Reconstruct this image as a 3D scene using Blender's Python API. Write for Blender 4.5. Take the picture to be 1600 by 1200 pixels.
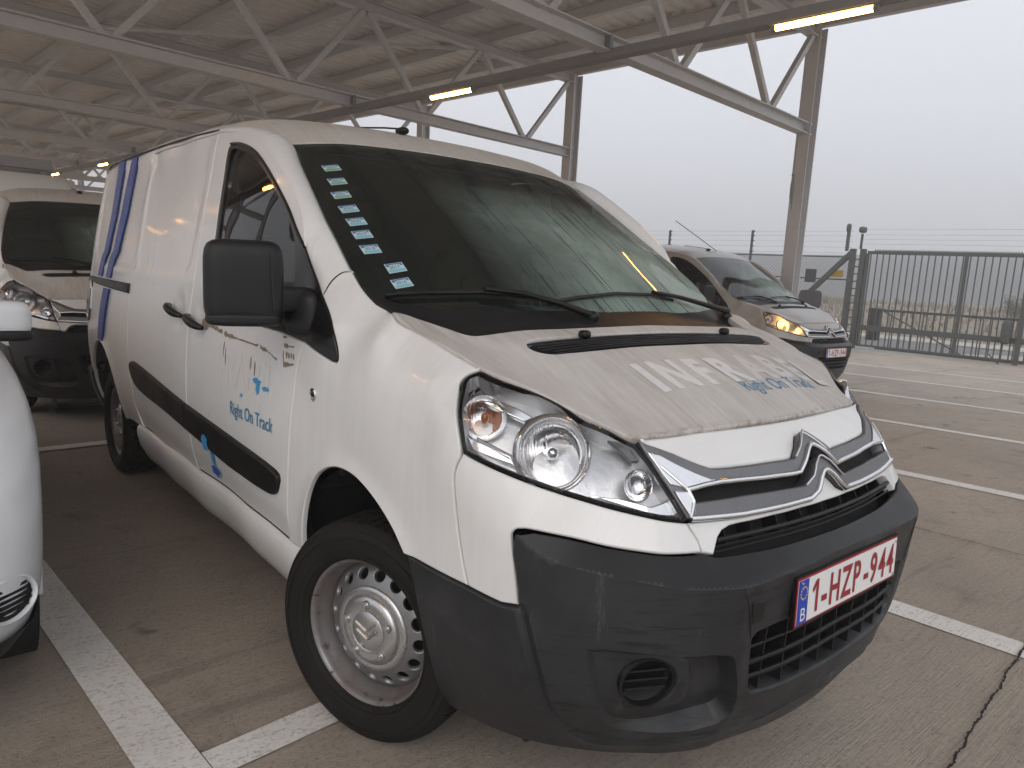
import bpy, bmesh, math, random
import numpy as np
from mathutils import Vector, Matrix
from mathutils.geometry import delaunay_2d_cdt
random.seed(4); RNG=np.random.default_rng(4)
for o in list(bpy.data.objects): bpy.data.objects.remove(o)
SC=bpy.context.scene; COL=SC.collection; R=math.radians
# ---------------------------------------------------------------- camera
cd=bpy.data.cameras.new('camera'); cam=bpy.data.objects.new('camera',cd); COL.objects.link(cam); SC.camera=cam
cd.sensor_fit='HORIZONTAL'; cd.sensor_width=36; cd.lens=1118.64/1600*36; cd.clip_end=3000; cd.clip_start=.05
_yaw,_pit,_rol=3.842035,-.157221,.054112
_f=Vector((math.cos(_pit)*math.sin(_yaw),math.cos(_pit)*math.cos(_yaw),math.sin(_pit))); _r=Vector((math.cos(_yaw),-math.sin(_yaw),0)); _u=_r.cross(_f)
_r2=_r*math.cos(_rol)+_u*math.sin(_rol); _u2=_u*math.cos(_rol)-_r*math.sin(_rol)
cam.matrix_world=Matrix(((_r2.x,_u2.x,-_f.x,1.76499),(_r2.y,_u2.y,-_f.y,1.67888),(_r2.z,_u2.z,-_f.z,1.32025),(0,0,0,1)))
# ---------------------------------------------------------------- overcast sky and a veiled sun
W=bpy.data.worlds.new('World'); SC.world=W; W.use_nodes=True; nt=W.node_tree; nt.nodes.clear()
sky=nt.nodes.new('ShaderNodeTexSky'); sky.sky_type='NISHITA'; sky.sun_disc=False; sky.sun_elevation=R(28); sky.sun_rotation=R(43); sky.dust_density=6; sky.air_density=1.0; sky.ozone_density=1
hsv=nt.nodes.new('ShaderNodeHueSaturation'); hsv.inputs['Saturation'].default_value=.12; nt.links.new(sky.outputs[0],hsv.inputs['Color'])
mxw=nt.nodes.new('ShaderNodeMix'); mxw.data_type='RGBA'; mxw.inputs['Factor'].default_value=.88; nt.links.new(hsv.outputs[0],mxw.inputs[6]); mxw.inputs[7].default_value=(6.55,6.8,7.4,1)
cn=nt.nodes.new('ShaderNodeTexNoise'); cn.inputs['Scale'].default_value=1.6; cn.inputs['Detail'].default_value=4; cr=nt.nodes.new('ShaderNodeMapRange'); cr.inputs[1].default_value=.3; cr.inputs[2].default_value=.7; cr.inputs[3].default_value=.93; cr.inputs[4].default_value=1.06; ct=nt.nodes.new('ShaderNodeTexCoord'); nt.links.new(ct.outputs['Generated'],cn.inputs['Vector']); nt.links.new(cn.outputs['Fac'],cr.inputs[0])
cm=nt.nodes.new('ShaderNodeVectorMath'); cm.operation='SCALE'; nt.links.new(mxw.outputs[2],cm.inputs[0]); nt.links.new(cr.outputs[0],cm.inputs['Scale'])
bg=nt.nodes.new('ShaderNodeBackground'); bg.inputs['Strength'].default_value=.10; nt.links.new(cm.outputs[0],bg.inputs['Color'])
wo=nt.nodes.new('ShaderNodeOutputWorld'); nt.links.new(bg.outputs[0],wo.inputs['Surface'])
sl=bpy.data.lights.new('sun','SUN'); sl.energy=.7; sl.angle=R(50); sl.color=(1,.97,.93); sun=bpy.data.objects.new('sun',sl); COL.objects.link(sun)
sun.rotation_euler=Vector((-.58,-.62,-.46)).to_track_quat('-Z','Y').to_euler()
SC.render.engine='CYCLES'; SC.cycles.volume_bounces=1; SC.cycles.max_bounces=6
SC.view_settings.view_transform='Standard'; SC.view_settings.look='None'; SC.view_settings.exposure=.66; SC.view_settings.gamma=1
# ---------------------------------------------------------------- helpers
def lin(c): return tuple(((x/255)/12.92 if x/255<=.04045 else ((x/255+.055)/1.055)**2.4) for x in c)
def empty(name,loc=(0,0,0),rz=0,parent=None):
    o=bpy.data.objects.new(name,None); COL.objects.link(o); o.location=loc; o.rotation_euler=(0,0,rz); o.empty_display_size=.1
    if parent: o.parent=parent
    return o
def tag(o,label=None,cat=None,group=None,kind=None):
    if label: o['label']=label
    if cat: o['category']=cat
    if group: o['group']=group
    if kind: o['kind']=kind
    return o
def mobj(name,verts,faces,mat,parent=None,smooth=True,sharp=35,mats=None):
    me=bpy.data.meshes.new(name); me.from_pydata([tuple(map(float,v)) for v in verts],[],[tuple(map(int,f)) for f in faces]); me.validate(); me.update()
    if smooth:
        me.polygons.foreach_set('use_smooth',[True]*len(me.polygons))
        if sharp: me.set_sharp_from_angle(angle=R(sharp))
    o=bpy.data.objects.new(name,me); COL.objects.link(o)
    if mat: me.materials.append(mat)
    if parent: o.parent=parent
    return o
class MB:
    """collects shapes for one mesh"""
    def __init__(s): s.v=[]; s.f=[]
    def add(s,v,f):
        n=len(s.v); s.v+= [tuple(map(float,q)) for q in v]; s.f+=[tuple(int(i)+n for i in q) for q in f]; return s
    def box(s,c,d,M=None):
        x,y,z=[q/2 for q in d]; P=[Vector((a*x,b*y,e*z)) for a in(-1,1) for b in(-1,1) for e in(-1,1)]
        if M is not None: P=[M@q for q in P]
        return s.add([q+Vector(c) for q in P],[(0,1,3,2),(4,6,7,5),(0,4,5,1),(2,3,7,6),(0,2,6,4),(1,5,7,3)])
    def bar(s,a,b,w,h,up=(0,0,1)):
        a,b=Vector(a),Vector(b); d=(b-a); L=d.length; d=d/L; u=Vector(up); r=d.cross(u)
        if r.length<1e-4: r=d.cross(Vector((1,0,0)))
        r.normalize(); u=r.cross(d); M=Matrix((r,d,u)).transposed(); return s.box((a+b)/2,(w,L,h),M)
    def tube(s,path,r,n=8,cap=True):
        P=[Vector(q) for q in path]; m=len(P); rr=r if isinstance(r,(list,tuple)) else [r]*m; V=[];F=[]; pu=None
        for i,q in enumerate(P):
            d=(P[min(i+1,m-1)]-P[max(i-1,0)]).normalized()
            if pu is None: pu=d.cross(Vector((.3,.2,1))).normalized() if abs(d.z)<.95 else d.cross(Vector((1,0,0))).normalized()
            pu=(pu-d*pu.dot(d)).normalized(); w=d.cross(pu)
            for k in range(n): t=2*math.pi*k/n; V.append(q+(pu*math.cos(t)+w*math.sin(t))*rr[i])
        for i in range(m-1):
            for k in range(n): k2=(k+1)%n; F.append((i*n+k,i*n+k2,(i+1)*n+k2,(i+1)*n+k))
        if cap: F.append(tuple(range(n-1,-1,-1))); F.append(tuple((m-1)*n+k for k in range(n)))
        return s.add(V,F)
    def lathe(s,prof,n=48,M=None,cap0=False,cap1=False):
        """profile of (radius, axial) turned about local z"""
        V=[];F=[];m=len(prof)
        for (r,a) in prof:
            for k in range(n): t=2*math.pi*k/n; q=Vector((r*math.cos(t),r*math.sin(t),a)); V.append(M@q if M is not None else q)
        for i in range(m-1):
            for k in range(n): k2=(k+1)%n; F.append((i*n+k,i*n+k2,(i+1)*n+k2,(i+1)*n+k))
        if cap0: F.append(tuple(range(n-1,-1,-1)))
        if cap1: F.append(tuple((m-1)*n+k for k in range(n)))
        return s.add(V,F)
    def rbox(s,c,d,e=.35,n=8,M=None,fn=None):
        """rounded box (superquadric faces)"""
        V=[];F=[];idx={}
        def pt(q):
            q=np.array(q,float); L=(np.abs(q)**(2/e)).sum()**(e/2); q=q/L; return q
        def vid(q):
            k=tuple(np.round(q,5))
            if k not in idx:
                idx[k]=len(V); w=Vector(pt(q)*np.array(d)/2)
                if fn: w=fn(w)
                if M is not None: w=M@w
                V.append(w+Vector(c))
            return idx[k]
        for ax in range(3):
            for sg in(-1,1):
                for i in range(n):
                    for j in range(n):
                        qs=[]
                        for a,b in((i,j),(i+1,j),(i+1,j+1),(i,j+1)):
                            q=[0,0,0];q[ax]=sg;q[(ax+1)%3]=math.tan((2*a/n-1)*math.pi/4)*1.0;q[(ax+2)%3]=math.tan((2*b/n-1)*math.pi/4);qs.append(vid(tuple(q)))
                        F.append(tuple(qs) if sg>0 else tuple(qs[::-1]))
        return s.add(V,F)
    def build(s,name,mat,parent=None,smooth=False,sharp=35): return mobj(name,s.v,s.f,mat,parent,smooth,sharp)
def frame(o,zdir,up=(0,0,1)):
    z=Vector(zdir).normalized(); x=Vector(up).cross(z)
    if x.length<1e-4: x=Vector((1,0,0)).cross(z)
    x.normalize(); y=z.cross(x); o=Vector(o); return Matrix(((x.x,y.x,z.x,o.x),(x.y,y.y,z.y,o.y),(x.z,y.z,z.z,o.z),(0,0,0,1)))
def copy_tree(o,parent=None,skip=()):
    c=o.copy(); COL.objects.link(c); c.parent=parent
    for ch in o.children:
        if ch.name.split('.')[0] in skip or ch.get('only'): continue
        copy_tree(ch,c,skip)
    return c
# ---------------------------------------------------------------- materials
class NT:
    def __init__(s,name):
        s.m=bpy.data.materials.new(name); s.m.use_nodes=True; s.t=s.m.node_tree; s.t.nodes.clear(); s.out=s.n('OutputMaterial')
    def n(s,t,**k):
        o=s.t.nodes.new('ShaderNode'+t)
        for a,b in k.items(): setattr(o,a,b)
        return o
    def l(s,a,b): s.t.links.new(a,b)
    def val(s,i,v):
        if hasattr(v,'is_output') : s.l(v,i)
        else: i.default_value=v if not (isinstance(v,tuple) and len(v)==3) else (*v,1) if i.type=='RGBA' else v
    def co(s,scale=(1,1,1),kind='Object',rot=(0,0,0)):
        c=s.n('TexCoord'); m=s.n('Mapping'); m.inputs['Scale'].default_value=scale; m.inputs['Rotation'].default_value=rot; s.l(c.outputs[kind],m.inputs['Vector']); return m.outputs[0]
    def noise(s,scale,detail=4,rough=.6,vec=None,dist=0):
        n=s.n('TexNoise'); n.inputs['Scale'].default_value=scale; n.inputs['Detail'].default_value=detail; n.inputs['Roughness'].default_value=rough; n.inputs['Distortion'].default_value=dist
        if vec is not None: s.l(vec,n.inputs['Vector'])
        return n.outputs['Fac']
    def ramp(s,v,a,b,lo=0.,hi=1.):
        r=s.n('MapRange'); r.inputs[1].default_value=a; r.inputs[2].default_value=b; r.inputs[3].default_value=lo; r.inputs[4].default_value=hi; s.l(v,r.inputs[0]); return r.outputs[0]
    def mix(s,f,a,b):
        m=s.n('Mix',data_type='RGBA'); s.val(m.inputs[0],f); s.val(m.inputs[6],a); s.val(m.inputs[7],b); return m.outputs[2]
    def math(s,op,a,b=0.):
        m=s.n('Math',operation=op); s.val(m.inputs[0],a); s.val(m.inputs[1],b); return m.outputs[0]
    def bump(s,h,strength=.2,dist=.01):
        b=s.n('Bump'); b.inputs['Strength'].default_value=strength; b.inputs['Distance'].default_value=dist; s.l(h,b.inputs['Height']); return b.outputs[0]
    def bsdf(s,col,rough=.5,metal=0.,normal=None,coat=0.,spec=None,emit=None,estr=0.,alpha=None):
        b=s.n('BsdfPrincipled'); s.val(b.inputs['Base Color'],col); s.val(b.inputs['Roughness'],rough); s.val(b.inputs['Metallic'],metal)
        if normal is not None: s.l(normal,b.inputs['Normal'])
        b.inputs['Coat Weight'].default_value=coat; b.inputs['Coat Roughness'].default_value=.08
        if spec is not None: b.inputs['Specular IOR Level'].default_value=spec
        if emit: s.val(b.inputs['Emission Color'],emit); b.inputs['Emission Strength'].default_value=estr
        return b.outputs[0]
    def end(s,sh): s.l(sh,s.out.inputs['Surface']); return s.m
M={}
def simple(name,col,rough=.5,metal=0.,nz=.12,ns=30.,bump=0.,coat=0.,spec=None):
    t=NT(name); v=t.co(); f=t.noise(ns,5,.6,v); c=t.mix(f,tuple(x*(1-nz) for x in col),tuple(min(1,x*(1+nz)) for x in col))
    r=t.ramp(t.noise(ns*.4,4,.6,v),.3,.7,max(.03,rough-.08),min(1,rough+.08))
    M[name]=t.end(t.bsdf(c,r,metal,t.bump(f,.3,bump) if bump else None,coat,spec)); return M[name]
def glassy(name,tint,rough=.02,film=None,ior=1.5,filmf=0.):
    t=NT(name); tr=t.n('BsdfTransparent'); tr.inputs[0].default_value=(*tint,1); g=t.n('BsdfGlossy'); g.inputs['Roughness'].default_value=rough; fr=t.n('Fresnel'); fr.inputs[0].default_value=ior
    mx=t.n('MixShader'); t.l(fr.outputs[0],mx.inputs[0]); t.l(tr.outputs[0],mx.inputs[1]); t.l(g.outputs[0],mx.inputs[2]); out=mx.outputs[0]
    if film is not None:
        fac,col=film(t); d=t.bsdf(col,.6); m2=t.n('MixShader'); t.l(fac,m2.inputs[0]); t.l(out,m2.inputs[1]); t.l(d,m2.inputs[2]); out=m2.outputs[0]
    M[name]=t.end(out); return M[name]
def paint(name,base,dirt=.25,rough=.32,hood=False):
    t=NT(name); v=t.co(); a=t.noise(2.2,6,.65,v); fine=t.noise(140,3,.7,v); spk=t.noise(420,2,.5,v)
    streak=t.noise(6,5,.6,t.co((9,.6,1.2) if hood else (1,9,.7)))
    d=t.math('MULTIPLY',t.ramp(a,.35,.75,.25,1.),t.ramp(streak,.35,.72,.3,1.)); d=t.math('MULTIPLY',d,dirt)
    d=t.math('ADD',d,t.math('MULTIPLY',t.ramp(spk,.60,.78),.10 if not hood else .28))
    if hood:
        d=t.math('ADD',d,.19); sp=t.n('SeparateXYZ'); t.l(v,sp.inputs[0]); edge=t.math('ADD',sp.outputs[1],t.math('MULTIPLY',t.math('POWER',sp.outputs[0],2.),.19)); e2=t.math('MULTIPLY',t.ramp(edge,.694,.708),t.ramp(t.noise(45,5,.75,v),.47,.60)); d=t.math('ADD',d,t.math('MULTIPLY',t.ramp(t.noise(1.4,4,.6,v),.40,.65),.16))
    c=t.mix(d,base,(.27,.225,.185))
    if hood: c=t.mix(t.math('MULTIPLY',e2,.55),c,(.20,.12,.07))
    r=t.ramp(d,0,.5,rough,.62)
    M[name]=t.end(t.bsdf(c,r,0,t.bump(fine,.05,.002),0.0 if hood else .35)); return M[name]
paint('white',(.745,.745,.735),.18,.26); paint('white_hood',(.66,.655,.64),.75,.42,True); paint('white_roof',(.66,.63,.59),.5,.5,True); paint('silver_paint',(.34,.32,.295),.15,.3); paint('white_cool',(.74,.77,.80),.03,.25)
simple('shut',(.02,.02,.02),.7)
def plastic(name,col,rough=.55,scuff=.0):
    t=NT(name); v=t.co(); a=t.noise(3,6,.65,v); g=t.noise(900,2,.5,v); s=t.noise(4,6,.7,t.co((2,2,26))); big=t.noise(1.3,4,.6,v)
    f=t.math('MULTIPLY',t.ramp(s,.53,.62),t.ramp(big,.46,.60)); c=t.mix(t.ramp(a,.35,.7),tuple(x*.8 for x in col),tuple(x*1.35 for x in col)); c=t.mix(t.math('MULTIPLY',f,scuff),c,(.008,.008,.008))
    c=t.mix(t.math('MULTIPLY',t.ramp(t.noise(2.1,5,.7,v),.50,.72),scuff*.38),c,(.10,.10,.103)); c=t.mix(t.math('MULTIPLY',t.ramp(t.noise(7,6,.8,t.co((3,3,.5))),.60,.70),scuff*.35),c,(.13,.13,.13))
    M[name]=t.end(t.bsdf(c,t.ramp(a,.3,.7,rough-.1,rough+.12),0,t.bump(g,.12,.001),0.,.35)); return M[name]
plastic('bumper_black',(.025,.026,.028),.42,1.); plastic('bumper_shelf',(.0075,.0075,.008),.40,.15); plastic('black_plastic',(.009,.009,.010),.42,.1); plastic('trim_black',(.006,.006,.006),.4); plastic('gloss_black',(.006,.006,.006),.15)
simple('dark',(.006,.006,.006),.8); simple('liner',(.012,.012,.014),.75); simple('interior',(.03,.03,.032),.7); simple('seat_cloth',(.035,.036,.04),.9,ns=200,bump=.002); simple('bulkhead_grey',(.10,.10,.10),.6)
simple('chrome',(.82,.82,.83),.10,1.,.03); simple('satin_chrome',(.40,.40,.41),.42,.9,.15,300,.001); simple('grille_grey',(.20,.20,.205),.38,.8,.3,300,.004); simple('reflector',(.86,.86,.87),.10,1.,.02); simple('reflector_dull',(.66,.66,.67),.30,.7,.25,14,.01)
simple('blue_tape',(.028,.065,.27),.45); simple('blue_print',(.06,.22,.38),.5); simple('blue_foil',(.05,.30,.60),.4,nz=.5,ns=60); simple('blue_foil_dark',(.01,.10,.48),.4); simple('ghost_white',(.66,.665,.66),.5,ns=60,nz=.14); simple('ghost_faint',(.57,.555,.535),.5,ns=40,nz=.12); simple('ghost_door',(.70,.69,.67),.5)
simple('sticker_white',(.55,.66,.68),.5,nz=.05); simple('sticker_cyan',(.22,.52,.60),.5,nz=.08); simple('sticker_green',(.20,.45,.30),.5,nz=.08); simple('sticker_blue',(.04,.16,.42),.5); simple('ink',(.01,.015,.03),.6)
simple('plate_white',(.78,.77,.75),.35,nz=.04); simple('plate_red',(.30,.012,.025),.4); simple('plate_blue',(.01,.05,.42),.4); simple('star_yellow',(.75,.55,.08),.5)
def rim_mat():
    t=NT('rim_silver'); v=t.co(); sep=t.n('SeparateXYZ'); t.l(v,sep.inputs[0]); r=t.math('SQRT',t.math('ADD',t.math('POWER',sep.outputs[1],2.),t.math('POWER',sep.outputs[2],2.)))
    a=t.noise(9,6,.7,v); e=t.math('MULTIPLY',t.ramp(r,.150,.185),t.ramp(a,.28,.62)); spots=t.math('MULTIPLY',t.ramp(r,.175,.195),t.ramp(t.noise(38,5,.7,v),.60,.66))
    c=t.mix(t.math('MULTIPLY',e,.75),(.28,.28,.285),(.11,.07,.052)); c=t.mix(spots,c,(.045,.02,.014)); M['rim_silver']=t.end(t.bsdf(c,.38,t.ramp(e,0,1,.75,.1),t.bump(a,.04,.004)))
rim_mat()
def tyre_mat():
    t=NT('tyre'); v=t.co(); a=t.noise(12,5,.6,v); M['tyre']=t.end(t.bsdf(t.mix(a,(.006,.0055,.005),(.017,.0155,.014)),.7,0,t.bump(t.noise(120,3,.6,v),.3,.002),0.,.25))
tyre_mat()
simple('lug_silver',(.52,.52,.52),.28,.8,.1)
def mist(t):
    v=t.co(); run=t.noise(3,5,.6,t.co((26,.45,.45))); drops=t.n('TexVoronoi'); drops.inputs['Scale'].default_value=210; t.l(v,drops.inputs['Vector'])
    sep=t.n('SeparateXYZ'); t.l(v,sep.inputs[0]); area=t.math('MULTIPLY',t.ramp(sep.outputs[0],.38,-.15),t.ramp(sep.outputs[1],-.62,-.38)); blot=t.ramp(t.noise(3.0,5,.6,v),.30,.62,.4,1.)
    f=t.math('MULTIPLY',t.math('MULTIPLY',area,blot),t.ramp(run,.36,.42,.06,1.)); f=t.math('MULTIPLY',f,t.ramp(drops.outputs[0],0.,.55,.75,1.)); f=t.math('ADD',t.math('MULTIPLY',f,.60),.02)
    return f,(.42,.55,.49)
glassy('windscreen_glass',(.30,.36,.33),.03,mist); glassy('side_glass',(.22,.25,.24),.01); glassy('lamp_glass',(.93,.93,.93),.03)
def emis(name,col,s):
    t=NT(name); e=t.n('Emission'); e.inputs[0].default_value=(*col,1); e.inputs[1].default_value=s; M[name]=t.end(e.outputs[0])
emis('tube_light',(1,.46,.10),30); emis('lamp_on',(1,.50,.10),5)
t=NT('amber'); M['amber']=t.end(t.bsdf((.40,.14,.05),.3,.3,None,.3))
t=NT('lens_clear'); vv=t.co(); M['lens_clear']=t.end(t.bsdf((.85,.85,.86),.08,1.,t.bump(t.noise(60,2,.5,t.co((5,.2,.2))),.25,.004)))
# ---------------------------------------------------------------- body surfaces of the van (metres, front axle at y=0, +y forward)
def crom(P, n=24, closed=False):
    P=np.asarray(P,float); Q=np.vstack([P[-1],P,P[:2]]) if closed else np.vstack([2*P[0]-P[1],P,2*P[-1]-P[-2]])
    out=[]
    for i in range(1,len(Q)-2):
        p0,p1,p2,p3=Q[i-1:i+3]
        # centripetal parameters avoid overshoot on uneven spacing
        t0=0;t1=t0+max(np.linalg.norm(p1-p0),1e-9)**.5;t2=t1+max(np.linalg.norm(p2-p1),1e-9)**.5;t3=t2+max(np.linalg.norm(p3-p2),1e-9)**.5
        t=np.linspace(t1,t2,n,endpoint=False)[:,None]
        A1=(t1-t)/(t1-t0)*p0+(t-t0)/(t1-t0)*p1;A2=(t2-t)/(t2-t1)*p1+(t-t1)/(t2-t1)*p2;A3=(t3-t)/(t3-t2)*p2+(t-t2)/(t3-t2)*p3
        B1=(t2-t)/(t2-t0)*A1+(t-t0)/(t2-t0)*A2;B2=(t3-t)/(t3-t1)*A2+(t-t1)/(t3-t1)*A3
        out.append((t2-t)/(t2-t1)*B1+(t-t1)/(t2-t1)*B2)
    if not closed: out.append(P[-1:])
    return np.vstack(out)
class TPS:
    def __init__(s,P,v,lam=1e-5):
        s.P=np.asarray(P,float);v=np.asarray(v,float);n=len(v)
        K=s.k(s.P,s.P)+lam*np.eye(n);A=np.zeros((n+3,n+3));A[:n,:n]=K;A[:n,n]=1;A[:n,n+1:]=s.P;A[n:,:n]=A[:n,n:].T
        s.w=np.linalg.solve(A,np.concatenate([v,np.zeros(3)]))
    def k(s,a,b):
        r2=((a[:,None]-b[None])**2).sum(-1);return .5*r2*np.log(r2+1e-12)
    def __call__(s,Q):
        Q=np.atleast_2d(Q);out=np.empty(len(Q))
        for i in range(0,len(Q),4000):
            q=Q[i:i+4000];out[i:i+4000]=s.k(q,s.P)@s.w[:-3]+s.w[-3]+q@s.w[-2:]
        return out
# reference plan curve, from the middle of the nose round the right-hand side to the middle of the tail
_h=[(0,.945),(.15,.943),(.30,.932),(.444,.905),(.58,.845),(.70,.745),(.79,.61),(.845,.45),(.875,.27),(.890,0),(.918,-.32),(.937,-.7),(.948,-1.3),(.950,-2.2),(.942,-3.0),(.92,-3.4),(.885,-3.65),(.80,-3.78),(.6,-3.82),(.3,-3.835),(0,-3.84)]
_c=crom([(-x,y) for x,y in _h[3:0:-1]]+_h,40); _c=_c[np.argmin(np.abs(_c[:200,0])+ (np.abs(_c[:200,1]-.945)>.01)*9):]
_s=np.concatenate([[0],np.cumsum(np.linalg.norm(np.diff(_c,axis=0),axis=1))])
_g=np.linspace(0,_s[-1],2500); REF=np.stack([np.interp(_g,_s,_c[:,0]),np.interp(_g,_s,_c[:,1])],1)
_t=np.gradient(REF,axis=0);
for _k in range(30): _t[1:-1]=(_t[:-2]+_t[1:-1]*2+_t[2:])/4
_t[0]=(1,0);_t/=np.linalg.norm(_t,axis=1)[:,None]; NRM=np.stack([-_t[:,1],_t[:,0]],1); SG=_g
def ref(s):
    s=np.asarray(s,float);a=np.abs(s);sg=np.where(s<0,-1.,1.)
    P=np.stack([np.interp(a,SG,REF[:,0])*sg,np.interp(a,SG,REF[:,1])],-1);N=np.stack([np.interp(a,SG,NRM[:,0])*sg,np.interp(a,SG,NRM[:,1])],-1)
    return P,N/np.linalg.norm(N,axis=-1)[...,None]
def to_sd(P):
    P=np.atleast_2d(P);S=[];D=[]
    for x,y in P[:,:2]:
        sg=-1 if x<0 else 1;q=np.array([abs(x),y]);i=np.argmin(((REF-q)**2).sum(1))
        t=np.array([NRM[i,1],-NRM[i,0]]);S.append(sg*max(0,SG[i]+(q-REF[i])@t));D.append((q-REF[i])@NRM[i])
    return np.array(S),np.array(D)
def S_at_y(y): return float(np.interp(-y,-REF[SG>1.2][:1700,1],SG[SG>1.2][:1700]))
PZ=[.20,.30,.407,.567,.753,.907,1.06,1.21,1.46,1.66,1.79,1.84];PX=[-.150,-.095,-.046,-.016,0,-.002,-.013,-.036,-.075,-.113,-.140,-.165]
HOODSEAM=[(.790,-.005,1.196),(.80,.03,1.192),(.786,.10,1.160),(.77,.205,1.133),(.75,.297,1.104),(.735,.342,1.086),(.685,.467,1.054),(.625,.535,1.016),(.57,.600,.982),(.543,.653,.962)]
WSEDGE=[(.71,-.842,1.716),(.74,-.674,1.614),(.77,-.479,1.486),(.795,-.298,1.37),(.805,-.194,1.298),(.803,-.142,1.256),(.795,-.08,1.220),(.790,-.005,1.196)]
GUTTER=[(.71,-.842,1.716),(.757,-1.0,1.770),(.785,-1.15,1.795),(.80,-1.3,1.805),(.81,-1.6,1.812),(.818,-2.2,1.815),(.81,-3.0,1.815),(.785,-3.4,1.815),(.73,-3.68,1.80)]
AD=[]
for y,off in ((-.75,0),(-1.3,0),(-1.75,0),(-2.2,0),(-2.7,0),(-3.2,0),(-3.55,-.005)):
    x0=float(np.interp(-y,-REF[800:2000,1],REF[800:2000,0]))
    for z,d in zip(PZ,PX):
        if y==-.75 and z>1.3: continue
        if z<1.82: AD.append((x0+d+off,y,z))
AD+=[(.80,-3.72,.3),(.83,-3.76,.6),(.81,-3.77,1.),(.75,-3.76,1.4),(.68,-3.72,1.75),(0,-3.8,.3),(0,-3.84,.7),(0,-3.83,1.1),(0,-3.77,1.5),(0,-3.7,1.8),(.4,-3.83,.7),(.4,-3.82,1.1),(.4,-3.76,1.5),(.4,-3.69,1.8)]
AD+=HOODSEAM+[w for w in WSEDGE if w[2]<1.31]+GUTTER[3:]
AD+=[(.885,-.138,1.132),(.886,-.104,1.053)]
for y,zs in ((-.25,(1.219,)),(-.35,(1.22,1.32)),(-.5,(1.22,1.34,1.46)),(-.7,(1.22,1.34,1.46,1.58,1.66)),(-.9,(1.34,1.46,1.58,1.70)),(-1.1,(1.34,1.46,1.58,1.70,1.78)),(-.2,(1.45,)),(-.35,(1.6,)),(-.6,(1.75,))):
    for z in zs: AD.append((.948+float(np.interp(z,PZ,PX))-.033*(y+1.3)**2,y,z))
AD+=[(.918,-.32,.8),(.918,-.32,.62),(.90,-.33,.42),(.84,-.33,.25),(.905,-.3,.95),(.886,0,.78),(.886,0,.66),(.889,.0,.9),(.882,.02,1.0),(.866,.05,1.08),(.835,.07,1.145),
 (.874,.27,.62),(.874,.27,.78),(.866,.28,.9),(.85,.29,.99),(.81,.30,1.07),(.845,.44,.6),(.85,.44,.75),(.856,.44,.86),(.848,.43,.93),(.82,.40,1.01),
 (.79,.60,.62),(.805,.575,.765),(.775,.588,.82),(.70,.66,.80),(.70,.635,.86),(.68,.61,.92),(.64,.585,.98),(.6,.745,.80),
 (.58,.845,.60),(.59,.80,.735),(.444,.905,.6),(.2,.93,.6),(0,.935,.6)]
for z,yc in ((.715,.894),(.74,.880),(.777,.860),(.806,.847),(.84,.830),(.872,.809),(.90,.786),(.935,.750),(.966,.712)):
    for x in (0,.12,.24,.36,.47): AD.append((x,yc-.2*x*x,z))
_S,_D=to_sd(AD);_Z=np.array([a[2] for a in AD])
_m=_S<2.0
_P=np.concatenate([np.stack([_S,_Z],1),np.stack([-_S[_m],_Z[_m]],1)]);_V=np.concatenate([_D,_D[_m]])
_,_i=np.unique(np.round(_P,4),axis=0,return_index=True);_TA=TPS(_P[_i],_V[_i],2e-5)
def smoothstep(a,b,x):
    t=np.clip((x-a)/(b-a),0,1);return t*t*(3-2*t)
def dA(s,z):
    s=np.asarray(s,float);z=np.asarray(z,float);return _TA(np.stack([np.abs(s),z],-1).reshape(-1,2)).reshape(s.shape)
def surfA(uv,off=0.):
    """side / front skin: u = run along the plan curve, v = height"""
    uv=np.atleast_2d(np.asarray(uv,float));P,N=ref(uv[:,0]);d=dA(uv[:,0],uv[:,1])+off
    return np.concatenate([P+N*d[:,None],uv[:,1:2]],1)
# hood, windscreen, roof: height over plan
def _sym(L): L=[tuple(p) for p in L]; return np.array(L+[(-x,y,z) for x,y,z in L if abs(x)>1e-6])
_hd=_sym(HOODSEAM+[(0,.712,.966),(.3,.700,.966),(.45,.677,.964),(0,.62,1.024),(.3,.60,1.026),(.5,.55,1.014),(0,.5,1.072),(.35,.48,1.072),(.62,.42,1.066),(0,.36,1.128),(.40,.335,1.128),(.564,.304,1.127),(.68,.25,1.117),(0,.22,1.176),(.4,.19,1.174),(.65,.12,1.166),(0,.05,1.215),(.4,.03,1.213),(.6,.0,1.205)])
_TH=TPS(_hd[:,:2],_hd[:,2],1e-5)
def surfH(uv,off=0.):
    uv=np.atleast_2d(np.asarray(uv,float));z=_TH(uv)+off;return np.concatenate([uv,z[:,None]],1)
def _wsz(x,y):  # windscreen
    return None
_wd=_sym(WSEDGE+[(0,-.800,1.757),(.35,-.808,1.752),(.55,-.822,1.740),(0,-.55,1.605),(.4,-.55,1.595),(0,-.30,1.447),(.4,-.30,1.436),(0,-.1,1.312),(.4,-.10,1.298),(0,.05,1.206),(.4,.03,1.203),(.65,0.0,1.197)])
_TW=TPS(_wd[:,:2],_wd[:,2],1e-5)
def surfW(uv,off=0.):
    uv=np.atleast_2d(np.asarray(uv,float));z=_TW(uv)+off;return np.concatenate([uv,z[:,None]],1)
_rd=[]
for y,zc in ((-1.0,1.848),(-1.15,1.878),(-1.3,1.897),(-1.6,1.917),(-2.2,1.935),(-3.0,1.937),(-3.4,1.925),(-3.62,1.90),(-3.70,1.86)):
    gx=float(np.interp(-y,[-g[1] for g in GUTTER],[g[0] for g in GUTTER]));gz=float(np.interp(-y,[-g[1] for g in GUTTER],[g[2] for g in GUTTER]))
    for f,k in ((0,0),(.3,.03),(.6,.16),(.8,.36),(.92,.66),(1,1)): _rd.append((gx*f,y,zc+(gz-zc)*k))
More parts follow.
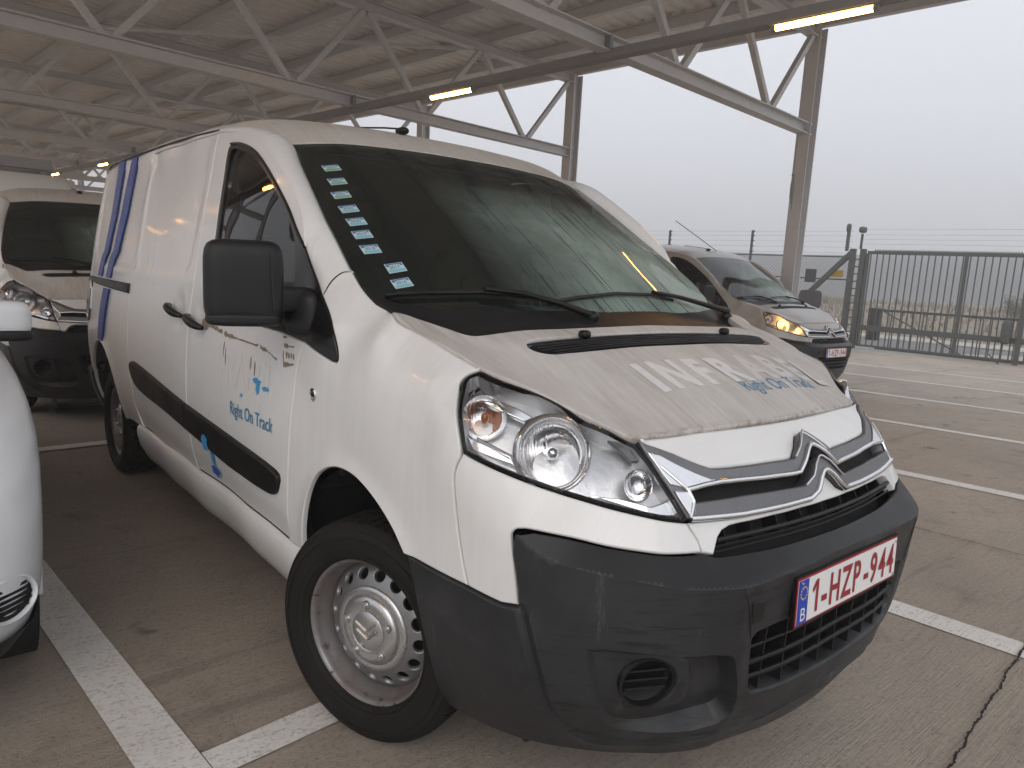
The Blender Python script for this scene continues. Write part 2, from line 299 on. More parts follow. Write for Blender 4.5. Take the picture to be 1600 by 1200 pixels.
_rd=_sym(_rd+[(.71,-.842,1.716),(0,-.800,1.757),(.35,-.808,1.752),(.55,-.822,1.740),(0,-.88,1.800),(.4,-.885,1.792),(.6,-.90,1.775)])
_TR=TPS(_rd[:,:2],_rd[:,2],1e-5)
def surfR(uv,off=0.):
    uv=np.atleast_2d(np.asarray(uv,float));z=_TR(uv)+off;return np.concatenate([uv,z[:,None]],1)
# bumper skin: u along the plan curve, v = height up to the crease, then on over the shelf to the white skin
_bd=[(0,.866,.22),(.27,.834,.22),(.51,.73,.22),(.62,.63,.22),(.735,.45,.22),(.772,.289,.22),(.775,.25,.22),
 (0,.905,.28),(.27,.88,.28),(.51,.785,.28),(.66,.645,.28),(.775,.45,.28),(.81,.27,.28),(0,.925,.36),(.3,.908,.36),(.56,.81,.36),(.70,.68,.36),(.805,.46,.36),(.84,.27,.36),
 (0,.930,.46),(.3,.920,.46),(.444,.893,.46),(.58,.835,.46),(.71,.715,.46),(.80,.575,.46),(.835,.45,.46),(.86,.27,.46),(0,.926,.58),(.3,.923,.58),(.444,.906,.58),(.585,.845,.58),(.71,.73,.58),(.80,.59,.58),(.847,.44,.58),(.872,.27,.58),
 (0,.935,.68),(.3,.932,.68),(.444,.917,.68),(.585,.848,.69),(.71,.73,.70),(.805,.585,.72),(.807,.575,.77),(.85,.44,.68),(.874,.27,.66)]
_bs,_bD=to_sd(_bd);_bz=np.array([b[2] for b in _bd]);_bm=_bs>1e-6
_TB=TPS(np.concatenate([np.stack([_bs,_bz],1),np.stack([-_bs[_bm],_bz[_bm]],1)]),np.concatenate([_bD,_bD[_bm]]),1e-5)
def dB(s,z): return _TB(np.stack([np.abs(s),z],-1).reshape(-1,2)).reshape(np.shape(s))
OUT={
'seam_pillar':[(1.7211,1.2949),(1.7569,1.2874),(1.7735,1.2608),(1.7738,1.2205)],
'tri_front':[(1.9074,1.3542),(1.8473,1.2846),(1.7746,1.2186),(1.6747,1.131),(1.6423,1.0709)],
'tri_tip':[(1.6423,1.0709),(1.6421,1.0469),(1.6613,1.0476)],
'tri_bot':[(1.6613,1.0476),(1.8326,1.0818),(2.0937,1.124)],
'door_front':[(1.831,1.0801),(1.8632,1.0407),(1.886,0.9823),(1.8851,0.8829),(1.8837,0.7714),(1.8901,0.6864),(1.8984,0.5929),(1.9055,0.4969),(1.9293,0.4095)],
'arch':[(1.7972,0.5172),(1.7794,0.5946),(1.7476,0.6689),(1.7099,0.7169),(1.6515,0.7506),(1.6012,0.7593),(1.5299,0.7546),(1.4558,0.7366),(1.3828,0.7035),(1.3273,0.6677),(1.2843,0.626)],
'arch_bump':[(1.2857,0.6253),(1.2542,0.5571),(1.2339,0.4803),(1.2107,0.3504),(1.2406,0.2213),(1.2359,0.1925)],
'black_top_side':[(1.2816,0.6236),(1.1704,0.6163),(1.0695,0.6097),(0.978,0.598),(0.9358,0.6033)],
'black_side':[(0.9358,0.6033),(0.9469,0.6824),(0.9604,0.7482),(0.9609,0.7677)],
'black_top':[(0.9609,0.7677),(0.9488,0.7756),(0.8603,0.7676),(0.7556,0.7538),(0.6495,0.7477),(0.5099,0.7359),(0.4791,0.7337)],
'bump_seam':[(1.0695,0.6097),(1.0892,0.6763),(1.1043,0.7477),(1.112,0.8146),(1.1154,0.864),(1.1115,0.8849),(1.1029,0.9085)],
'hl_outer':[(1.1005,0.9159),(1.1309,0.9776),(1.1869,1.0385),(1.1955,1.0549),(1.1934,1.0723),(1.1729,1.0847)],
'hl_top':[(1.1729,1.0847),(1.0221,1.0536),(0.9072,1.0161),(0.801,0.9861),(0.715,0.9639),(0.6885,0.9561)],
'hl_inner':[(0.6833,0.956),(0.6406,0.9193),(0.6011,0.8718),(0.5472,0.807)],
'hl_bot':[(0.5487,0.8003),(0.6513,0.815),(0.773,0.8324),(0.8868,0.8575),(0.9975,0.8844),(1.0721,0.906),(1.1003,0.9152)],
'hoodseam':[(0.7927,0.0132),(0.8021,0.0528),(0.7847,0.0982),(0.7709,0.2061),(0.7506,0.2976),(0.7404,0.3443),(0.6845,0.4665),(0.6236,0.5338),(0.5751,0.5914),(0.5509,0.6444),(0.5441,0.6542)],
'hoodfront':[(0.5441,0.6542),(0.3287,0.6959),(0.0108,0.7124)],
'hoodrear':[(0.7927,0.0132),(0.7372,0.0161),(0.6952,0.0781),(0.6589,0.1666),(0.6311,0.1797),(0.4074,0.2211),(0.1466,0.2216),(-0.1399,0.2136),(-0.3302,0.2029)],
'vent':[(0.5445,0.2813),(0.5354,0.3276),(0.5051,0.346),(0.29,0.3569),(0.0007,0.3517),(-0.5511,0.3129),(-0.5251,0.2843),(-0.0931,0.2771),(0.278,0.2696),(0.5246,0.276)],
'whitetip':[(0.508,0.7356),(0.5131,0.7588),(0.5372,0.7871),(0.5446,0.8)],
'bgr':[(0.4791,0.7337),(0.4607,0.7646),(0.4454,0.778),(0.4109,0.7845),(0.2666,0.7831),(0.103,0.7839)],
'nose':[(0.6846,0.9584),(0.3643,0.9643),(0.0131,0.9646)],
'nose_bot':[(0.6846,0.9584),(0.5549,0.9307),(0.45,0.8993),(0.419,0.8953),(0.3347,0.8904),(0.2201,0.889),(0.0827,0.8865)],
'ubar_bot':[(0.5424,0.8633),(0.392,0.8643),(0.2469,0.8618),(0.0823,0.8527),(0.007,0.8894),(-0.0489,0.8986)],
'chev_u_top':[(0.0827,0.8865),(-0.0113,0.93)],
'lbar_top':[(0.5251,0.838),(0.3396,0.833),(0.0877,0.8276),(0.0256,0.87),(0.0007,0.8737)],
'lbar_bot':[(0.5397,0.8039),(0.3563,0.7972),(0.081,0.7962),(0.0179,0.8386),(-0.0197,0.8471)],
'window':[(2.6689,1.7273),(2.5572,1.7167),(2.4071,1.677),(2.2458,1.5939),(2.069,1.4783),(1.9074,1.3542)],
'window_rear':[(2.6374,1.2194),(2.6586,1.2826),(2.6659,1.3923),(2.6873,1.5511),(2.7059,1.6713),(2.7026,1.7187)],
'doorcut_top':[(2.8244,1.7868),(2.6784,1.7781),(2.5052,1.7546),(2.4053,1.7287),(2.327,1.6995),(2.1264,1.5864),(1.9969,1.4953),(1.9263,1.4361),(1.91,1.3947),(1.9076,1.3555)],
'Bseam':[(2.8391,1.7884),(2.8353,1.657),(2.8383,1.4589),(2.8408,1.2099),(2.8358,1.0597),(2.8398,0.9074),(2.8419,0.7526),(2.8399,0.5673),(2.8399,0.4072)],
'Rseam':[(3.7859,1.7892),(3.7668,1.5309),(3.7834,1.276),(3.8295,1.2446),(3.8958,1.1997),(3.8582,1.0831),(3.808,0.854),(3.818,0.6875),(3.7859,0.5608),(3.7218,0.4733)],
'rub':[(3.768,0.7691),(3.7129,0.7812),(3.6339,0.7822),(2.8475,0.7241),(2.357,0.6977),(1.9685,0.6692),(1.9355,0.659),(1.9364,0.6402),(1.9745,0.5958),(2.0133,0.5818),(2.3959,0.5751),(2.6746,0.6028),(3.0617,0.6316),(3.5063,0.6527),(3.672,0.6679),(3.7351,0.7063)],
'sill_top':[(3.636,0.4757),(2.8775,0.4792),(2.4704,0.4575),(2.0946,0.4426),(1.9315,0.4087)],
'sill_bot':[(3.7563,0.3631),(3.2776,0.34),(2.648,0.2955),(2.0433,0.2631)],
'rearch':[(3.7693,0.433),(3.8023,0.5211),(3.8823,0.6412),(4.0097,0.7505),(4.2083,0.8017),(4.3904,0.8061),(4.4948,0.7946)],
'panelS':[(3.8057,1.7695),(2.9481,1.7491),(2.9053,1.7222),(2.8651,1.4345),(2.9405,1.2464),(2.9852,1.2214),(3.7411,1.2472),(3.7571,1.3852),(3.7499,1.5704)],
'panelR':[(4.9639,1.7785),(3.8446,1.7693),(3.8121,1.5105),(3.8234,1.2782),(4.7604,1.2813),(4.9896,1.3488),(5.0527,1.4879)],
'stripe1':[(4.3106,1.8355),(4.429,1.7714),(4.5261,1.574),(4.6544,1.3238),(4.7626,1.2699),(4.8182,1.173)],
'stripe1b':[(4.1846,1.838),(4.3112,1.7702),(4.3496,1.5744),(4.4049,1.3259),(4.5017,1.2745),(4.6084,1.1619)],
'stripe2':[(4.0624,1.8329),(4.2457,1.769),(4.2524,1.5297),(4.3572,1.3088),(4.4513,1.2611),(4.4675,1.1673)],
'stripe2b':[(3.8891,1.8287),(4.0402,1.7691),(4.0804,1.5248),(4.1674,1.3113),(4.2451,1.2656),(4.2664,1.1753)],
'rail':[(5.0439,1.1571),(4.6691,1.152),(3.8833,1.1553),(3.8531,1.1009),(4.9691,1.1124)],
'handleS':[(3.1355,1.088),(3.0728,1.098),(2.8892,1.0882),(2.8767,1.0562),(2.9651,1.0563)],
'handleD':[(2.8393,1.0695),(2.7876,1.0788),(2.6038,1.0633),(2.5953,1.0358),(2.6975,1.0354)],
'textD':[(2.3274,0.7724),(1.9652,0.768),(2.3256,0.8132),(1.9727,0.8028)],
'lock':[(1.7519,0.9425)],
'patch':[(2.1391,0.9174),(2.0713,0.9071),(2.2414,0.8586),(2.5901,0.5976),(2.5674,0.5137)],
'rust':[(2.6639,1.0699),(2.4359,1.0494),(2.1555,1.036),(1.9675,1.0081),(1.9624,1.0577)],
'black_square':[(0.4066,0.6362),(0.3532,0.6278),(0.3452,0.5783),(0.3944,0.577)],
'lgr':[(0.3909,0.5463),(0.2531,0.5496),(0.3598,0.3991),(0.3488,0.3961),(0.0449,0.3768)],
'crease':[(0.4448,0.6822),(0.5822,0.6887),(0.6791,0.7023),(0.7753,0.7124),(0.8485,0.7139),(0.9013,0.7354),(0.946,0.7614)],
'bseam':[(0.4448,0.6822),(0.4104,0.6137),(0.3892,0.5302),(0.3598,0.3991)],
'ridge':[(0.9336,0.6059),(0.9209,0.5825),(0.8866,0.4691),(0.8483,0.3428),(0.7588,0.2755),(0.649,0.2718),(0.5134,0.2836),(0.3033,0.3138),(-0.0172,0.3252)],
'fog_out':[(0.7778,0.5368),(0.6413,0.5333),(0.4504,0.5174),(0.436,0.4936),(0.4032,0.363),(0.4286,0.3306),(0.6606,0.3254),(0.7223,0.3456),(0.7554,0.4242)],
'fog_in':[(0.7778,0.5368),(0.7338,0.5461),(0.5526,0.5221),(0.5421,0.5038),(0.532,0.4181),(0.5416,0.3948),(0.6836,0.3871),(0.7311,0.4241),(0.7595,0.4873)],
'fog_c':[(0.6375,0.4641),(0.7058,0.4704),(0.5659,0.4575),(0.637,0.5182),(0.6345,0.3993)],
'bump_bot':[(1.2359,0.1925),(1.0755,0.2132),(0.9342,0.2178),(0.7989,0.2132),(0.5984,0.2224),(0.4107,0.2423)],
'ws_glassedge':[(0.6706,-0.7684),(0.6962,-0.542),(0.7173,-0.321),(0.7268,-0.1436),(0.7341,-0.0862)],
'stickers':[(0.6411,-0.6686),(0.6565,-0.5921),(0.6767,-0.5219),(0.6851,-0.45),(0.6904,-0.3867),(0.701,-0.3277),(0.7063,-0.264),(0.6666,-0.1839),(0.6786,-0.1253)],
'sticker_sz':[(0.661,-0.6911),(0.6033,-0.6835),(0.6201,-0.6389),(0.6747,-0.6462)],
'sticker_sz2':[(0.7058,-0.1441),(0.6489,-0.1472),(0.6559,-0.0988),(0.7128,-0.0983)],
'wiper1':[(0.7577,-0.0764),(0.5071,-0.0397),(0.4449,-0.0277),(0.2004,0.0525)],
'wiper2':[(0.2206,0.0285),(-0.2494,-0.023),(-0.3527,-0.0017),(-0.4562,0.0084)],
'wiperpiv':[(0.0723,0.0688),(-0.7724,0.0251)],
'ws_base':[(0.7134,-0.0686),(0.5879,-0.0203),(0.3921,0.032),(0.1577,0.067),(-0.1354,0.081),(-0.5799,0.0232)],
'hoodtextL':[(0.3164,0.4435),(0.3293,0.5634),(0.05,0.4385),(-0.6166,0.4119)],
'hoodtextR':[(0.0057,0.6014),(-0.3909,0.5839),(-0.0778,0.5548)],
}
# ---------------------------------------------------------------- panels cut from a surface
def densify(P,res):
    P=np.asarray(P,float); out=[]
    for a,b in zip(P,np.roll(P,-1,0)):
        n=max(1,int(round(np.linalg.norm(b-a)/res))); out.append(a+(b-a)*np.linspace(0,1,n,endpoint=False)[:,None])
    return np.vstack(out)
def area(P): x,y=P[:,0],P[:,1]; return .5*float(np.sum(x*np.roll(y,-1)-np.roll(x,-1)*y))
def clean(P,eps=2e-4):
    P=np.asarray(P,float); k=[0]
    for i in range(1,len(P)):
        if np.linalg.norm(P[i]-P[k[-1]])>eps: k.append(i)
    if np.linalg.norm(P[k[-1]]-P[0])<eps: k=k[:-1]
    return P[k]
def inset(P,d):
    t=np.roll(P,-1,0)-P; L=np.linalg.norm(t,axis=1)[:,None]; t=t/np.maximum(L,1e-9); n1=np.stack([-t[:,1],t[:,0]],1); n0=np.roll(n1,1,0); m=n0+n1; q=(m*n1).sum(1)[:,None]; m=m/np.maximum(q,.5)
    return P+m*d
def inside(Q,P):
    x,y=Q[:,0][:,None],Q[:,1][:,None]; a=P; b=np.roll(P,-1,0); c=np.zeros(len(Q),int)
    for i in range(0,len(Q),2000):
        xx,yy=x[i:i+2000],y[i:i+2000]; con=((a[:,1]>yy)!=(b[:,1]>yy)); dy=b[:,1]-a[:,1]; dy=np.where(np.abs(dy)<1e-12,1e-12,dy); xi=(b[:,0]-a[:,0])*(yy-a[:,1])/dy+a[:,0]; c[i:i+2000]=(con&(xx<xi)).sum(1)
    return c%2==1
def pdist(Q,P):
    """distance of points Q to open polyline P"""
    a=P[:-1];d=P[1:]-a;L=np.maximum((d**2).sum(1),1e-12);out=np.empty(len(Q))
    for i in range(0,len(Q),1500):
        q=Q[i:i+1500,None]; t=np.clip(((q-a)*d).sum(-1)/L,0,1); out[i:i+1500]=np.sqrt((((a+t[...,None]*d)-q)**2).sum(-1).min(1))
    return out
def sdist(Q,P): 
    C=np.vstack([P,P[:1]]); s=pdist(Q,C); return np.where(inside(Q,P),s,-s)
def normals(surf,uv,flip):
    e=1e-3; du=surf(uv+[e,0])-surf(uv-[e,0]); dv=surf(uv+[0,e])-surf(uv-[0,e]); n=np.cross(du,dv); n/=np.maximum(np.linalg.norm(n,axis=1)[:,None],1e-12); return -n if flip else n
def panel(name,surf,outline,mat,parent,holes=(),res=.025,bres=None,gap=.0018,rnd=.004,depth=.016,off=0.,disp=None,flip=None,mirror=False,sharp=35,only=False,hdepth=None,lines=()):
    if flip is None: flip=surf in (surfA,surfB)
    bres=bres or res*.6; V=[];F=[];loops=[]
    if mirror: outline=[(-x,y) for x,y in outline]; holes=[[(-x,y) for x,y in h] for h in holes]
    def ev(uv,o):
        uv=np.asarray(uv,float); P=surf(uv); n=normals(surf,uv,flip); d=np.full(len(uv),off)+o
        if disp is not None: d=d+disp(np.abs(uv*[1,0])+uv*[0,1] if mirror or True else uv)
        return P+n*d[:,None]
    bl=[]
    for k,L in enumerate([outline]+list(holes)):
        L=clean(densify(clean(L),bres))
        if (area(L)>0)!=(k==0): L=L[::-1]
        bl.append(L)
    inner=[inset(L,gap+rnd) for L in bl]
    lo=inner[0].min(0); hi=inner[0].max(0); gx=np.arange(lo[0]+res*.5,hi[0],res); gy=np.arange(lo[1]+res*.5,hi[1],res); G=np.stack(np.meshgrid(gx,gy),-1).reshape(-1,2)
    if len(G):
        ok=inside(G,inner[0])
        for h in inner[1:]: ok&=~inside(G,h)
        G=G[ok]
    if len(G):
        for L in inner: G=G[pdist(G,np.vstack([L,L[:1]]))>res*.45]
    lines=[np.asarray(q,float) for q in lines]
    for q in lines: G=G[pdist(G,q)>res*.45]
    pts=np.vstack(inner+lines+[G]); ed=[]; n=0
    for L in inner: ed+=[(n+i,n+(i+1)%len(L)) for i in range(len(L))]; n+=len(L)
    for L in lines: ed+=[(n+i,n+i+1) for i in range(len(L)-1)]; n+=len(L)
    rv,_,rf,_,_,_=delaunay_2d_cdt([Vector(q) for q in pts],ed,[],0,1e-7)
    uv=np.array([tuple(q) for q in rv]); rf=np.array([f for f in rf if len(f)==3])
    cen=uv[rf].mean(1); ok=inside(cen,inner[0])
    for h in inner[1:]: ok&=~inside(cen,h)
    rf=rf[ok]; V=list(ev(uv,0.)); F=[tuple(f) if not flip else tuple(f[::-1]) for f in rf]
    # rolled edge and return flange
    for k,L in enumerate(bl):
        dp=depth if (k==0 or hdepth is None) else hdepth
        rings=[(gap+rnd,0.),(gap+rnd*.35,-rnd*.35),(gap,-rnd),(gap,-max(dp,rnd*1.01))] if rnd>0 else [(gap,0.),(gap,-dp)]
        base=len(V); m=len(L)
        for d,o in rings: V+=list(ev(inset(L,d),o))
        for r in range(len(rings)-1):
            for i in range(m):
                a,b=base+r*m+i,base+r*m+(i+1)%m; q=(a,a+m,b+m,b); F.append(q if not flip else q[::-1])
    o=mobj(name,V,F,mat,parent,True,sharp)
    if only: o['only']=1
    return o
def both(name,surf,outline,mat,parent,**k):
    a=panel(name,surf,outline,mat,parent,**k); k.pop('only',None); panel(name,surf,outline,mat,parent,mirror=True,**k); return a
def half(L):
    """full symmetric outline from the right half listed from the middle line out and back to it"""
    return list(L)+[(-x,y) for x,y in reversed(L) if abs(x)>1e-6]
def ribbon(name,surf,path,r,mat,parent,off=0.,n=8,flip=None,dense=.02,closed=False):
    P=np.asarray(path,float); P=clean(densify(P,dense)) if closed else np.vstack([densify(P,dense)[:1],*[np.linspace(a,b,max(2,int(np.linalg.norm(b-a)/dense)+1))[1:] for a,b in zip(P[:-1],P[1:])]])
    if flip is None: flip=surf in (surfA,surfB)
    Q=surf(P)+normals(surf,P,flip)*off; return MB().tube([tuple(q) for q in Q],r,n).build(name,mat,parent,True,60)
def text_mesh(txt,size,extrude=0.,align='LEFT',bold=0.):
    c=bpy.data.curves.new('txt','FONT'); c.body=txt; c.size=size; c.extrude=extrude; c.align_x=align; c.resolution_u=4; c.offset=bold
    o=bpy.data.objects.new('txt',c); COL.objects.link(o); dg=bpy.context.evaluated_depsgraph_get(); me=bpy.data.meshes.new_from_object(o.evaluated_get(dg)); V=[tuple(v.co) for v in me.vertices]; F=[tuple(p.vertices) for p in me.polygons]
    bpy.data.objects.remove(o); bpy.data.curves.remove(c); bpy.data.meshes.remove(me); return V,F
def text_on(name,txt,size,fn,mat,parent,sx=1.,flip=False,only=True,bold=0.):
    V,F=text_mesh(txt,size,bold=bold); P=fn(np.array([(x*sx,y) for x,y,z in V])); o=mobj(name,P,[f[::-1] for f in F] if flip else F,mat,parent,False)
    if only: o['only']=1
    return o
# bumper skin with crease and shelf
_cs=[0,.3,.4447,.5822,.6791,.7753,.8485,.9013,.946,1.3]; _cz=[.688,.685,.6822,.6886,.7005,.710,.718,.736,.7645,.7645]
_ts=[0,.3,.48,.52,.65,.7556,.86,.95,1.3]; _tz=[.722,.724,.732,.741,.7475,.7538,.7676,.775,.775]
def zc(s): return np.interp(np.abs(s),_cs,_cz)
def zt(s): return np.maximum(np.interp(np.abs(s),_ts,_tz),zc(s)+.002)
def surfB(uv,off=0.):
    uv=np.atleast_2d(np.asarray(uv,float)); s,v=uv[:,0],uv[:,1]; c=zc(s); P,N=ref(s); z1=np.minimum(v,c); d1=dB(s,z1); t=np.clip((v-c)/.09,0,1.02); z2=zt(s); d2=dA(s,z2)
    f=smoothstep(.93,.965,np.abs(s)); t=t*(1-f)
    d=d1*(1-t)+(d2-.002)*t; z=z1*(1-t)+z2*t
    return np.concatenate([P+N*(d+off)[:,None],z[:,None]],1)
# ---------------------------------------------------------------- the van
def ssx(L,n=6): return [tuple(q) for q in crom(L,n)]
O=OUT
DOOR_FRONT=[(1.8141,1.0841),(1.8446,1.0433),(1.870,.984),(1.8815,.8833),(1.8845,.7716),(1.8894,.6866),(1.898,.593),(1.907,.497),(1.918,.452)]
DOORCUT=[(2.84,1.789),(2.678,1.778),(2.505,1.7546),(2.405,1.7287),(2.327,1.6995),(2.1266,1.5864),(1.9971,1.4953),(1.945,1.445),(1.917,1.395),(1.9077,1.355)]
TRI=[(1.9077,1.355),(1.8473,1.2846),(1.7746,1.2186),(1.6748,1.131),(1.6434,1.0707),(1.6445,1.050),(1.6631,1.0473)]
WSA=[tuple((float(a),float(b))) for a,b in zip(to_sd(WSEDGE)[0],[w[2] for w in WSEDGE])]
HSA=[tuple((float(a),float(b))) for a,b in zip(to_sd(HOODSEAM)[0],[w[2] for w in HOODSEAM])]
GUT=[tuple((float(a),float(b))) for a,b in zip(to_sd(GUTTER)[0],[w[2] for w in GUTTER])]
ARCH=[(1.80,.452),(1.797,.5171),(1.78,.5944),(1.7488,.6685),(1.7117,.7163),(1.6533,.750),(1.595,.762),(1.5298,.758),(1.4552,.7368),(1.3824,.7037),(1.3271,.6678),(1.2843,.6261)]
HL_OUT=[(1.1005,.9159),(1.131,.9776),(1.1750,1.0385),(1.1890,1.058),(1.1890,1.0723),(1.1729,1.0847)]
HL_TOP=[(1.1729,1.0847),(1.0221,1.0536),(.9072,1.0161),(.801,.9841),(.715,.9619),(.690,.9560)]
HL_IN=[(.6832,.9540),(.6383,.9177),(.5946,.868),(.5503,.8089)]
HL_BOT=[(.5524,.8027),(.6508,.8142),(.773,.8324),(.8868,.8575),(.9973,.8845),(1.072,.9061),(1.1005,.9159)]
HL=ssx(HL_OUT,5)+ssx(HL_TOP,5)+ssx(HL_IN,5)+ssx(HL_BOT,5)
WIN=[(2.668,1.7273),(2.5572,1.7167),(2.4071,1.675),(2.2458,1.5915),(2.069,1.4783),(1.98,1.409),(1.9077,1.355)]
WINREAR=[(2.630,1.110),(2.648,1.22),(2.660,1.32),(2.670,1.45),(2.685,1.60),(2.695,1.69),(2.690,1.715)]
GLASS=[(2.615,1.135),(2.635,1.3),(2.650,1.5),(2.670,1.66),(2.655,1.699),(2.560,1.697),(2.415,1.657),(2.257,1.577),(2.095,1.470),(2.005,1.402),(1.975,1.360),(1.965,1.142)]
WOUT=ssx(WIN,5)+ssx(TRI,5)[1:]+[(1.8141,1.0841),(2.0,1.098),(2.3,1.105),(2.6,1.105)]+ssx(WINREAR,5)
def lathe_x(prof,n=64,sgn=1):
    V=[];F=[];m=len(prof)
    for r,a in prof:
        for k in range(n): t=2*math.pi*k/n; V.append((a*sgn,r*math.cos(t),r*math.sin(t)))
    for i in range(m-1):
        for k in range(n): k2=(k+1)%n; q=(i*n+k,i*n+k2,(i+1)*n+k2,(i+1)*n+k); F.append(q if sgn>0 else q[::-1])
    return V,F
def make_wheel(parent,name='wheel'):
    """steel wheel, outer face towards +x, centred on the hub plane"""
    w=empty(name,parent=parent)
    # tyre: sidewalls and grooved tread
    ty=MB(); prof=[(.200,.080),(.204,.094),(.213,.1005),(.2145,.0985),(.217,.0985),(.2185,.102),(.235,.106),(.2355,.1075),(.238,.1078),(.2385,.1068),(.262,.1085),(.2755,.1078),(.276,.1100),(.279,.1098),(.2795,.1070),(.288,.106),(.3005,.1012),(.301,.0985),(.3035,.0975),(.304,.0992),(.316,.090),(.322,.080)]; prof=[(float(np.interp(r,[.2,.322],[.2135,.322])),q) for r,q in prof]
    V,F=lathe_x(prof,96); ty.add(V,F); V,F=lathe_x([(r,-a) for r,a in prof],96); ty.add(V,[f[::-1] for f in F])
    for a in (-.058,-.021,.021,.058):
        V,F=lathe_x([(.3175,a-.0045),(.3175,a+.0045)],96); ty.add(V,[f[::-1] for f in F])
    edges=[-.080,-.0625,-.0535,-.0255,-.0165,.0165,.0255,.0535,.0625,.080]; nb=64
    for a,b in zip(edges[0::2],edges[1::2]):
        for k in range(nb):
            sk=.5 if a*b>0 and a>0 else 0.; t0=2*math.pi*(k+sk)/nb; t1=t0+2*math.pi/nb*.82; sh=.02*(a+b)
            q=[]
            for r in (.316,.3265):
                for aa in (a,b):
                    for t in (t0,t1): tt=t+aa*.7; rr=r if abs(aa)<.075 or r<.32 else .322; q.append((aa,rr*math.cos(tt),rr*math.sin(tt)))
            ty.add(q,[(4,5,7,6),(0,4,6,2),(1,3,7,5),(0,1,5,4),(2,6,7,3)])
    ty.build('tyre',M['tyre'],w,True,40)
    # rim barrel
    V,F=lathe_x([(.195,-.085),(.185,-.08),(.178,-.02),(.176,.018),(.178,.035),(.186,.052),(.190,.066),(.192,.077),(.198,.083),(.2045,.0845),(.2075,.081),(.2065,.074)],80); rim=mobj('rim',V,[f[::-1] for f in F],M['rim_silver'],w,True,50)
    # disc with sixteen oval holes
    def surfD(uv,off=0.):
        uv=np.atleast_2d(uv); r=np.hypot(uv[:,0],uv[:,1]); a=np.interp(r,[0,.085,.095,.105,.115,.130,.150,.168,.178],[.062,.062,.061,.056,.053,.048,.040,.026,.014])
        return np.stack([a+off,uv[:,0],uv[:,1]],1)
    hs=[]
    for k in range(16):
        t=2*math.pi*(k+.3)/16; hs.append([((.150+.0150*math.cos(q))*math.cos(t)-.0180*math.sin(q)*math.sin(t),(.150+.0150*math.cos(q))*math.sin(t)+.0180*math.sin(q)*math.cos(t)) for q in np.linspace(0,2*math.pi,16,endpoint=False)])
    panel('wheel_disc',surfD,[(.1775*math.cos(t),.1775*math.sin(t)) for t in np.linspace(0,2*math.pi,64,endpoint=False)],M['rim_silver'],w,holes=hs,res=.010,bres=.02,gap=0,rnd=.002,depth=.004,flip=False,hdepth=.012)
    V,F=lathe_x([(.17,.0),(.05,.0),(.001,.0)],32); mobj('backing',V,F,M['dark'],w)
    # hub cap with five lug bosses and a chevron emblem
    V,F=lathe_x([(.1205,.043),(.120,.052),(.114,.0585),(.104,.0605),(.0985,.0585),(.0955,.0585),(.093,.064),(.088,.069),(.078,.0725),(.055,.0745),(.0535,.0730),(.052,.0745),(.020,.077),(.0005,.077)],64); cap=mobj('hub_cap',V,[f[::-1] for f in F],M['lug_silver'],w,True,60)
    for k in range(5):
        t=2*math.pi*(k+.15)/5; c=(.070,.0735*math.cos(t),.0735*math.sin(t)); b=MB(); V,F=lathe_x([(.0125,-.004),(.0125,.006),(.010,.009),(.0085,.0085),(.0055,.0085),(.005,.013),(.0005,.0145)],24); b.add([(x+c[0],y+c[1],z+c[2]) for x,y,z in V],[f[::-1] for f in F]); b.build('lug_boss',M['lug_silver'],cap,True,50)
    for dz in (-.018,.004):
        b=MB()
        for sg in (-1,1):
            V=[(.0765,0,dz-.008),(.0765,sg*.037,dz+.017),(.0765,sg*.033,dz+.026),(.0765,0,dz+.003),(.0815,0,dz-.004),(.0800,sg*.035,dz+.020),(.0800,sg*.0335,dz+.022),(.0805,0,dz-.001)]; f=[(4,5,6,7),(0,1,5,4),(3,7,6,2),(1,2,6,5)]; b.add(V,f if sg<0 else [q[::-1] for q in f])
        b.build('emblem',M['lug_silver'],cap)
    for c in w.children:
        if c.name.split('.')[0]!='tyre': c.scale=(1,1.065,1.065)
    return w
